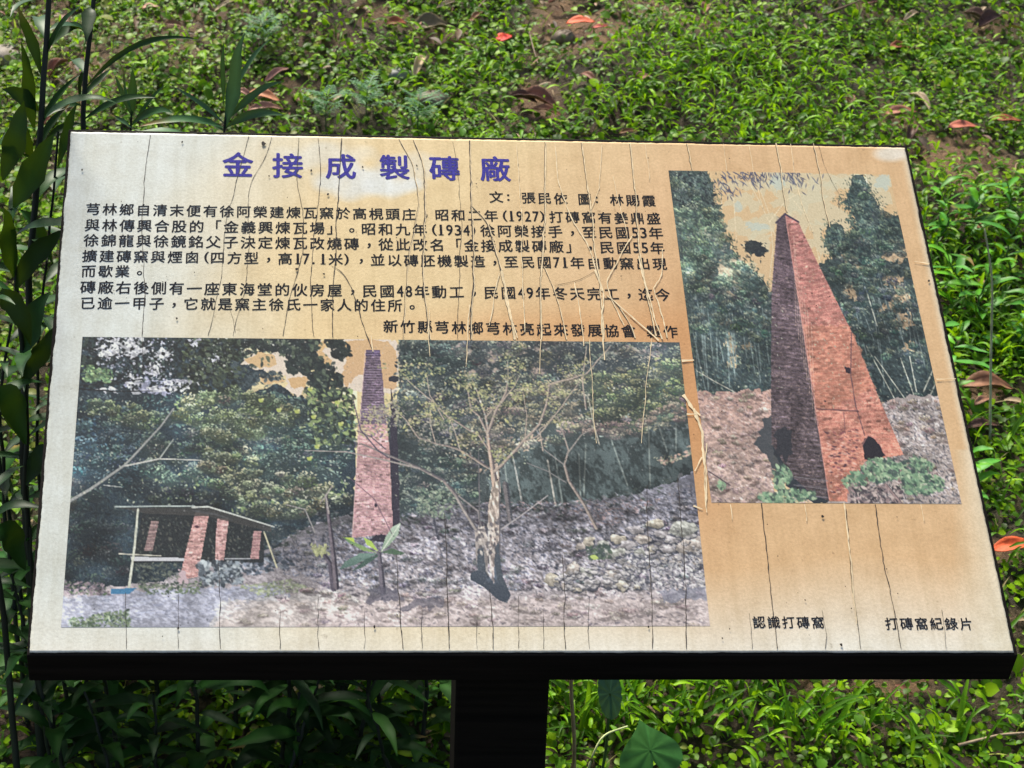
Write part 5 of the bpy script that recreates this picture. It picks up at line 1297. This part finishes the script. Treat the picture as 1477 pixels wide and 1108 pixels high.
stick('twig', [hit(1380, 1090) + [0, 0, .02], hit(1440, 1082) + [0, 0, .03], hit(1500, 1078) + [0, 0, .03]], .003, .002, (.30, .22, .14), 'pale twig on the ground in the bottom right corner', 'twig', 'twigs')

def stone(px, py, rx, rz, col, label):
    c = hit(px, py); d = np.linalg.norm(c - CAM); a = rx * d / F; b = rz * d / F
    r = np.random.default_rng(int(px + py) + 3)
    nu, nv = 28, 16
    th = np.linspace(0, 2 * np.pi, nu, endpoint=False); ph = np.linspace(-np.pi / 2, np.pi / 2, nv)
    TH, PHI = np.meshgrid(th, ph)
    k = 1 + .10 * np.sin(2 * TH + 1) * np.cos(PHI) + .07 * np.sin(3 * TH + 2 * PHI) + .05 * np.sin(5 * TH - 3 * PHI)
    V = np.stack([a * k * np.cos(TH) * np.cos(PHI), a * .8 * k * np.sin(TH) * np.cos(PHI), b * k * np.sin(PHI)], -1).reshape(-1, 3)
    i = np.arange(nu * nv).reshape(nv, nu); j = np.roll(i, -1, 1)
    f = np.stack([i[:-1], j[:-1], j[1:], i[1:]], -1).reshape(-1, 4)
    o = mesh_np('stone', V, f, DRY, cols=np.tile(np.array(col), (len(V), 1)) * r.uniform(.85, 1.15, (len(V), 1)))
    o.location = (c[0], c[1], float(hgt(c[0], c[1])) + b * .4)
    tag(o, label, 'stone', 'stones on the slope')
stone(12, 92, 40, 17, (.26, .22, .17), 'smooth pale brown stone at the left edge behind the tall stems')
stone(575, 114, 18, 10, (.24, .24, .22), 'grey stone half buried in creepers left of the tan bark strip')
stone(622, 152, 24, 14, (.18, .14, .09), 'brown stone under the leaves near the top edge of the sign')
stone(812, 62, 16, 12, (.20, .15, .10), 'small brown stone at the lower edge of the bare earth patch')

# ------------------------------------------------------------------ weeds with stems
LANCE = [.10, .38, .70, .9, 1, .98, .9, .74, .55, .32, .03]
def weed(path, rad, leaf_specs, label, grp='tall weeds around the sign', name='tall_weed', cat='weed', stemcol=(.02, .025, .018), pal=((.009, .038, .006), (.015, .056, .009), (.007, .026, .005)), auto=0, autolen=(.09, .16), autow=.165, seed=1, auto_from=.15, droop=.35):  # default stem and leaf colours darkened: the stand's shade is painted in
    r = np.random.default_rng(seed)
    q = bez(path, 24); q[1:-1, :2] += np.cumsum(r.normal(0, .0022, (22, 2)), 0) * np.sin(np.pi * np.arange(1, 23) / 23)[:, None]; base = q[0].copy()
    root = empty(name, base); tag(root, label, cat, grp)
    v, f = tube(q - base, np.linspace(rad, rad * .45, 24))
    mesh_np('stem', v, f, STEM, root, cols=np.tile(np.array(stemcol), (len(v), 1)) * r.uniform(.7, 1.3, (len(v), 1)))
    P0, P1, P2, W, NH = [], [], [], [], []
    for p0, p2, w, arch in leaf_specs:
        p0 = np.asarray(p0); p2 = np.asarray(p2); L = np.linalg.norm(p2 - p0)
        P0.append(p0 - base); P2.append(p2 - base); P1.append((p0 + p2) / 2 - base + np.array([0, 0, 1]) * arch * L); W.append(w * .78)
        NH.append(np.array([0, -.75, .65]) + r.normal(0, .15, 3))
    az = r.uniform(0, 6.28)
    for k in range(auto):
        t = auto_from + (1 - auto_from) * (k + r.uniform(0, .8)) / auto
        p = q[min(23, int(t * 23))] - base
        az += 2.4 + r.normal(0, .3)
        L = r.uniform(*autolen) * (1.1 - .3 * t); el = r.uniform(.25, 1.0)
        d = np.array([math.cos(az) * math.cos(el), math.sin(az) * math.cos(el), math.sin(el)])
        P0.append(p); P1.append(p + d * L * .55); o = np.array([math.cos(az), math.sin(az), 0])
        P2.append(p + d * L * .75 + o * L * .35 - np.array([0, 0, droop * L])); W.append(L * autow * r.uniform(.8, 1.2)); NH.append(np.array([0, -.15, 1]) + r.normal(0, .15, 3))
    n = len(P0)
    if n:
        v, f, c = leaves(np.array(P0), np.array(P1), np.array(P2), np.array(NH), np.array(W), pick(pal, n, r), LANCE, .16, 1.5, wave=.22, tips=.07)
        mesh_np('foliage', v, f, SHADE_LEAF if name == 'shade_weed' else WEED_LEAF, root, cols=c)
    return root
Y1, Y2 = 2.28, 2.36
def lf(a, b, Y, w, arch=.0, dy=0.0): return (at(a[0], a[1], Y), at(b[0], b[1], Y + dy), w, arch)
def base_at(px, Y):
    p = at(px, 700, Y); return np.array([p[0], Y, float(hgt(p[0], Y)) - .01])
weed([base_at(30, Y1), at(24, 620, Y1), at(38, 360, Y1), at(52, 180, Y1), at(68, 40, Y1), at(74, -60, Y1)], .0085,
     [lf((62, 90), (118, 8), Y1, .017, .25, -.03), lf((56, 160), (2, 128), Y1, .03, .15, -.06), lf((50, 190), (30, 60), Y1, .024, .0, -.03), lf((60, 110), (28, 8), Y1, .02, .1),
      lf((47, 230), (8, 168), Y1, .035, .2, -.08), lf((44, 260), (12, 330), Y1, .034, .35, -.1), lf((50, 200), (115, 108), Y1, .012, .25, .05), lf((46, 230), (100, 150), Y1, .014, .2, .06)],
     'tallest dark weed with thick stem at the far left edge', auto=16, seed=2, auto_from=.2)
weed([base_at(122, Y2), at(118, 500, Y2), at(116, 190, Y2), at(126, 90, Y2), at(138, -10, Y2), at(142, -60, Y2)], .0075,
     [lf((134, 10), (122, 62), Y2, .026, .25, -.05), lf((128, 45), (74, 70), Y2, .022, .5, -.05), lf((120, 130), (290, 58), Y2, .012, .30, -.05), lf((117, 152), (62, 175), Y2, .018, .3, -.05),
      lf((118, 175), (225, 140), Y2, .016, .2, -.03), lf((117, 178), (58, 215), Y2, .016, .25, -.03), lf((125, 100), (112, 150), Y2, .012, .3, .04), lf((136, 5), (148, -40), Y2, .014, .1), lf((120, 140), (160, 100), Y2, .012, .1, .05)],
     'second tall dark weed whose stem drops behind the top left corner of the sign', auto=10, seed=3, auto_from=.1)
weed([base_at(185, 2.5), at(186, 500, 2.48), at(188, 250, 2.45), at(190, 160, 2.42)], .004,
     [lf((190, 165), (172, 86), 2.42, .030, .0, -.05), lf((192, 165), (190, 100), 2.42, .018, .05), lf((190, 170), (165, 108), 2.42, .010, .1), lf((190, 180), (250, 165), 2.42, .018, .25, -.06), lf((190, 185), (160, 165), 2.42, .010, .1), lf((190, 182), (240, 120), 2.42, .008, .1)],
     'short weed with a grey green upright leaf left of the heading', auto=8, seed=4, auto_from=.05, pal=((.05, .11, .05), (.035, .09, .03)))
weed([base_at(322, 2.46), at(322, 400, 2.46), at(324, 200, 2.46), at(326, 160, 2.46)], .004,
     [lf((325, 185), (354, 48), 2.46, .030, .0, -.02), lf((325, 180), (250, 125), 2.46, .010, .1), lf((322, 150), (322, 60), 2.47, .010, .05), lf((326, 175), (408, 118), 2.46, .016, .2), lf((325, 185), (410, 165), 2.46, .018, .2, -.05), lf((324, 185), (200, 185), 2.46, .018, .22, -.05), lf((324, 190), (280, 172), 2.46, .012, .2), lf((326, 150), (390, 55), 2.5, .012, .15)],
     'weed with one tall upright blade like leaf above the heading', auto=8, seed=5, auto_from=.05, pal=((.055, .12, .05), (.035, .09, .03), (.05, .10, .04)))
weed([base_at(60, 2.2), at(35, 800, 2.2), at(40, 620, 2.2), at(20, 420, 2.2), at(16, 300, 2.2)], .0065,
     [lf((20, 300), (78, 195), 2.2, .05, .05, -.03), lf((22, 420), (95, 330), 2.2, .04, .2, -.03), lf((30, 560), (88, 470), 2.2, .035, .15), lf((20, 400), (2, 300), 2.2, .035, .1, -.05), lf((36, 640), (2, 560), 2.2, .04, .2, -.03), lf((30, 520), (70, 420), 2.2, .045, .1, .03), lf((38, 700), (80, 640), 2.2, .04, .25)],
     'broad leaved dark weed along the left side of the sign', auto=14, seed=6, auto_from=.15, autolen=(.10, .17), autow=.19)
weed([base_at(-10, 2.1), at(-8, 700, 2.1), at(8, 300, 2.1), at(-10, 100, 2.1)], .006, [lf((4, 260), (40, 150), 2.1, .04, .1), lf((0, 420), (44, 500), 2.1, .04, .4), lf((-4, 560), (40, 640), 2.1, .05, .4), lf((-4, 760), (40, 820), 2.1, .05, .4)],
     'dark weed cut off by the left edge of the picture', auto=18, seed=7, auto_from=.05)
weed([base_at(85, 2.3), at(62, 700, 2.3), at(72, 450, 2.3), at(86, 250, 2.3), at(84, 190, 2.3)], .004, [lf((84, 240), (112, 150), 2.3, .022, .1), lf((76, 380), (30, 300), 2.3, .03, .2)],
     'slim dark weed hugging the left edge of the sign', auto=16, seed=8, auto_from=.1, autolen=(.08, .14), autow=.19)
weed([base_at(12, 2.35), at(14, 760, 2.35), at(4, 560, 2.35), at(16, 470, 2.35)], .005, [], 'shorter leafy dark weed low at the left edge beside the large picture', auto=20, seed=9, auto_from=.05, autolen=(.09, .16), autow=.19)
weed([base_at(50, 2.14), at(52, 860, 2.14), at(44, 760, 2.14)], .004, [], 'small dark weed beside the bottom left corner of the sign', auto=14, seed=10, auto_from=.05, autolen=(.08, .13), autow=.19)
low = [(95, 2.32, .75), (150, 2.22, .62), (215, 2.4, .7), (262, 2.2, .55), (330, 2.34, .65), (395, 2.24, .6), (452, 2.42, .7), (505, 2.22, .55), (560, 2.34, .6), (610, 2.25, .5), (20, 2.4, .9), (180, 2.55, .75), (300, 2.5, .75), (430, 2.18, .4), (540, 2.5, .7), (70, 2.12, .5), (640, 2.4, .55), (240, 2.12, .3), (350, 2.12, .3), (120, 2.45, .8), (380, 2.42, .7), (490, 2.32, .6), (590, 2.14, .25), (160, 2.1, .3)]
desc = ['leaning', 'bushy', 'thin', 'dense', 'ragged', 'sparse', 'slender', 'straggling']
where = ['under the lower left corner of the sign', 'below the road in the large picture', 'below the brick shelter in the picture', 'below the chimney in the large picture', 'in the deep shade left of the post']
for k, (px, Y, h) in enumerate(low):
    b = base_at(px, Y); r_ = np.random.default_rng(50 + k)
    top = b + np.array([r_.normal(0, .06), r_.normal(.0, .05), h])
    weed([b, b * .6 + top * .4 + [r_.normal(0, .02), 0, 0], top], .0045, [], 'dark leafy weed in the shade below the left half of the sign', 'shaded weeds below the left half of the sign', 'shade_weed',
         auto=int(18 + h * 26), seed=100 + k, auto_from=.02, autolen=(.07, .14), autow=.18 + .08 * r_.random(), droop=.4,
         pal=((.008, .03, .006), (.012, .045, .008), (.006, .02, .006), (.018, .06, .01)))  # near-black greens put the undergrowth shade into the leaf colour

# bright leafy weeds on the right and under the sign
mid = [(1345, 300, .16, 'bright leafy weed against the top right side of the sign'), (1385, 290, .14, 'leafy weed with pale broad leaves below the bare earth at right'), (1450, 470, .20, 'clump of arching broad blades at the right edge'),
       (1378, 520, .18, 'leafy weed halfway down the right side of the sign'), (1420, 420, .2, 'leafy weed around the bleached dry stalk'), (1370, 400, .16, 'weed pressing against the right edge by the tower picture'), (1462, 350, .18, 'tall yellow green blade cluster at the right edge'), (1440, 270, .12, 'low broad leaved weed just below the bare earth at the right edge'), (1395, 660, .12, 'small weed left of the dark leaf near the lower tower picture')]
for k, (px, py, h, lab) in enumerate(mid):
    c = hit(px, py + 60); c = np.array([c[0], c[1], float(hgt(c[0], c[1])) - .005]); r_ = np.random.default_rng(80 + k)
    weed([c, c + [r_.normal(0, .02), -.01, h * .5], c + [r_.normal(0, .03), -.02, h]], .0025, [], lab, 'leafy weeds right of the sign', 'leafy_weed', auto=16, seed=200 + k, auto_from=.0, autolen=(.05, .10), autow=.2 + .12 * r_.random(), droop=.25,
         stemcol=(.06, .12, .03), pal=((.035, .14, .005), (.065, .21, .007), (.05, .18, .02)))

def feathery(px, py, label, seed):
    """low plant with finely divided leaves"""
    r = np.random.default_rng(seed); c = hit(px, py + 18); c[2] = float(hgt(c[0], c[1])); root = empty('feathery_plant', c); tag(root, label, 'plant', 'feathery plants above the heading')
    q = bez([(0, 0, 0), (0, -.01, .05), (.005, -.02, .09)], 10); v, f = tube(q, np.linspace(.002, .001, 10)); mesh_np('stem', v, f, STEM, root, cols=np.tile((.05, .10, .03), (len(v), 1)))
    P0, P1, P2, W = [], [], [], []
    for k in range(13):
        az = k * 2.4 + r.normal(0, .3); L = r.uniform(.05, .085); el = r.uniform(.1, .6)
        d = np.array([math.cos(az) * math.cos(el), math.sin(az) * math.cos(el), math.sin(el)]); s = np.array([-math.sin(az), math.cos(az), 0]); p = q[min(9, 4 + k // 2)]
        P0.append(p); P2.append(p + d * L - [0, 0, .012]); P1.append(p + d * L * .5 + [0, 0, .01]); W.append(.005)
        for j in range(1, 6):
            for sg in (-1, 1):
                b = p + d * L * (j / 6.5); dd = unit(d * .6 + s * sg * .8); l = L * .42 * (1 - .1 * j)
                P0.append(b); P1.append(b + dd * l * .5 + [0, 0, .004]); P2.append(b + dd * l - [0, 0, .004]); W.append(.0048)
    v, f, cc = leaves(np.array(P0), np.array(P1), np.array(P2), np.tile([0, -.3, 1.], (len(P0), 1)), np.array(W), pick([(.06, .16, .07), (.09, .21, .09)], len(P0), r), [.4, 1, .8, .05], .1, 1.2)
    mesh_np('foliage', v, f, SMALL_LEAF, root, cols=cc)
feathery(528, 158, 'feathery green plant just above the top edge over the heading', 1)
feathery(602, 178, 'spreading feathery plant touching the top edge over the heading', 2)
feathery(470, 172, 'grey green feathery plant right of the tall upright blade', 3)
feathery(380, 62, 'pale feathery plant behind the tall upright blade', 4)

def broad_leaf(outline, rib_pts, px0, Y, label, name, w_m, tilt, col, stem_to, seed=1, cat='plant'):
    """heart-shaped or serrated single leaf on its stalk"""
    base = base_at(stem_to, Y); root = empty(name, base); tag(root, label, cat)
    c = at(px0[0], px0[1], Y)
    O = np.array(outline, float); n = len(O)
    rings = 9; V = []; th = tilt
    ex = np.array([math.cos(th[0]), .1, math.sin(th[0])]); nn = unit(np.array([.1, -math.cos(th[1]), math.sin(th[1])])); ex = unit(ex - nn * (ex @ nn)); ey = np.cross(nn, ex)
    for k in range(rings + 1):
        s = k / rings
        for (x, y) in O * s:
            ang = math.atan2(y, x)
            z = -.18 * (x * x) - .10 * y * y * (y < 0) - .12 * y * y * (y > 0) + .025 * math.sin(9 * ang) * s
            V.append((ex * x + ey * y + nn * z) * w_m)
    V = np.array(V) + c - base
    i = np.arange((rings + 1) * n).reshape(rings + 1, n); j = np.roll(i, -1, 1)
    f = np.stack([i[:-1], j[:-1], j[1:], i[1:]], -1).reshape(-1, 4)
    r = np.random.default_rng(seed); ang = np.arctan2(np.tile(O[:, 1], rings + 1), np.tile(O[:, 0], rings + 1))
    vein = np.clip(1 - np.abs(((ang * 7 / (2 * np.pi)) % 1) - .5) * 9, 0, 1)
    cc = np.array(col)[None] * (1 + .6 * vein[:, None]) * r.uniform(.93, 1.07, (len(V), 1))
    mesh_np('leaf_blade', V, f, WEED_LEAF, root, cols=cc)
    q = bez([(0, 0, 0), (c - base) * .5 + [.01, .01, 0], c - base], 14); v, f = tube(q, np.linspace(.003, .002, 14)); mesh_np('stem', v, f, STEM, root, cols=np.tile((.05, .10, .03), (len(v), 1)))
t = np.linspace(0, 2 * np.pi, 56, endpoint=False)
heart = np.stack([.95 * np.sin(t) ** 3 * 1.05, (13 * np.cos(t) - 5 * np.cos(2 * t) - 2 * np.cos(3 * t) - np.cos(4 * t)) / 16 * .95], -1)
broad_leaf(heart[::-1] * (1, -1), None, (938, 1082), 2.13, 'large heart shaped green leaf in the grass right of the post', 'heart_leaf_plant', .052, (.25, .75), (.035, .12, .025), 925, 3)
oval = np.stack([.42 * np.cos(t) * (1 + .05 * np.sin(17 * t)), 1.0 * np.sin(t)], -1)
broad_leaf(oval, None, (880, 1000), 2.2, 'upright blue green oval leaf close under the sign right of the post', 'oval_leaf_plant', .045, (.1, .25), (.05, .13, .08), 882, 4)
print('objects', len(bpy.data.objects))
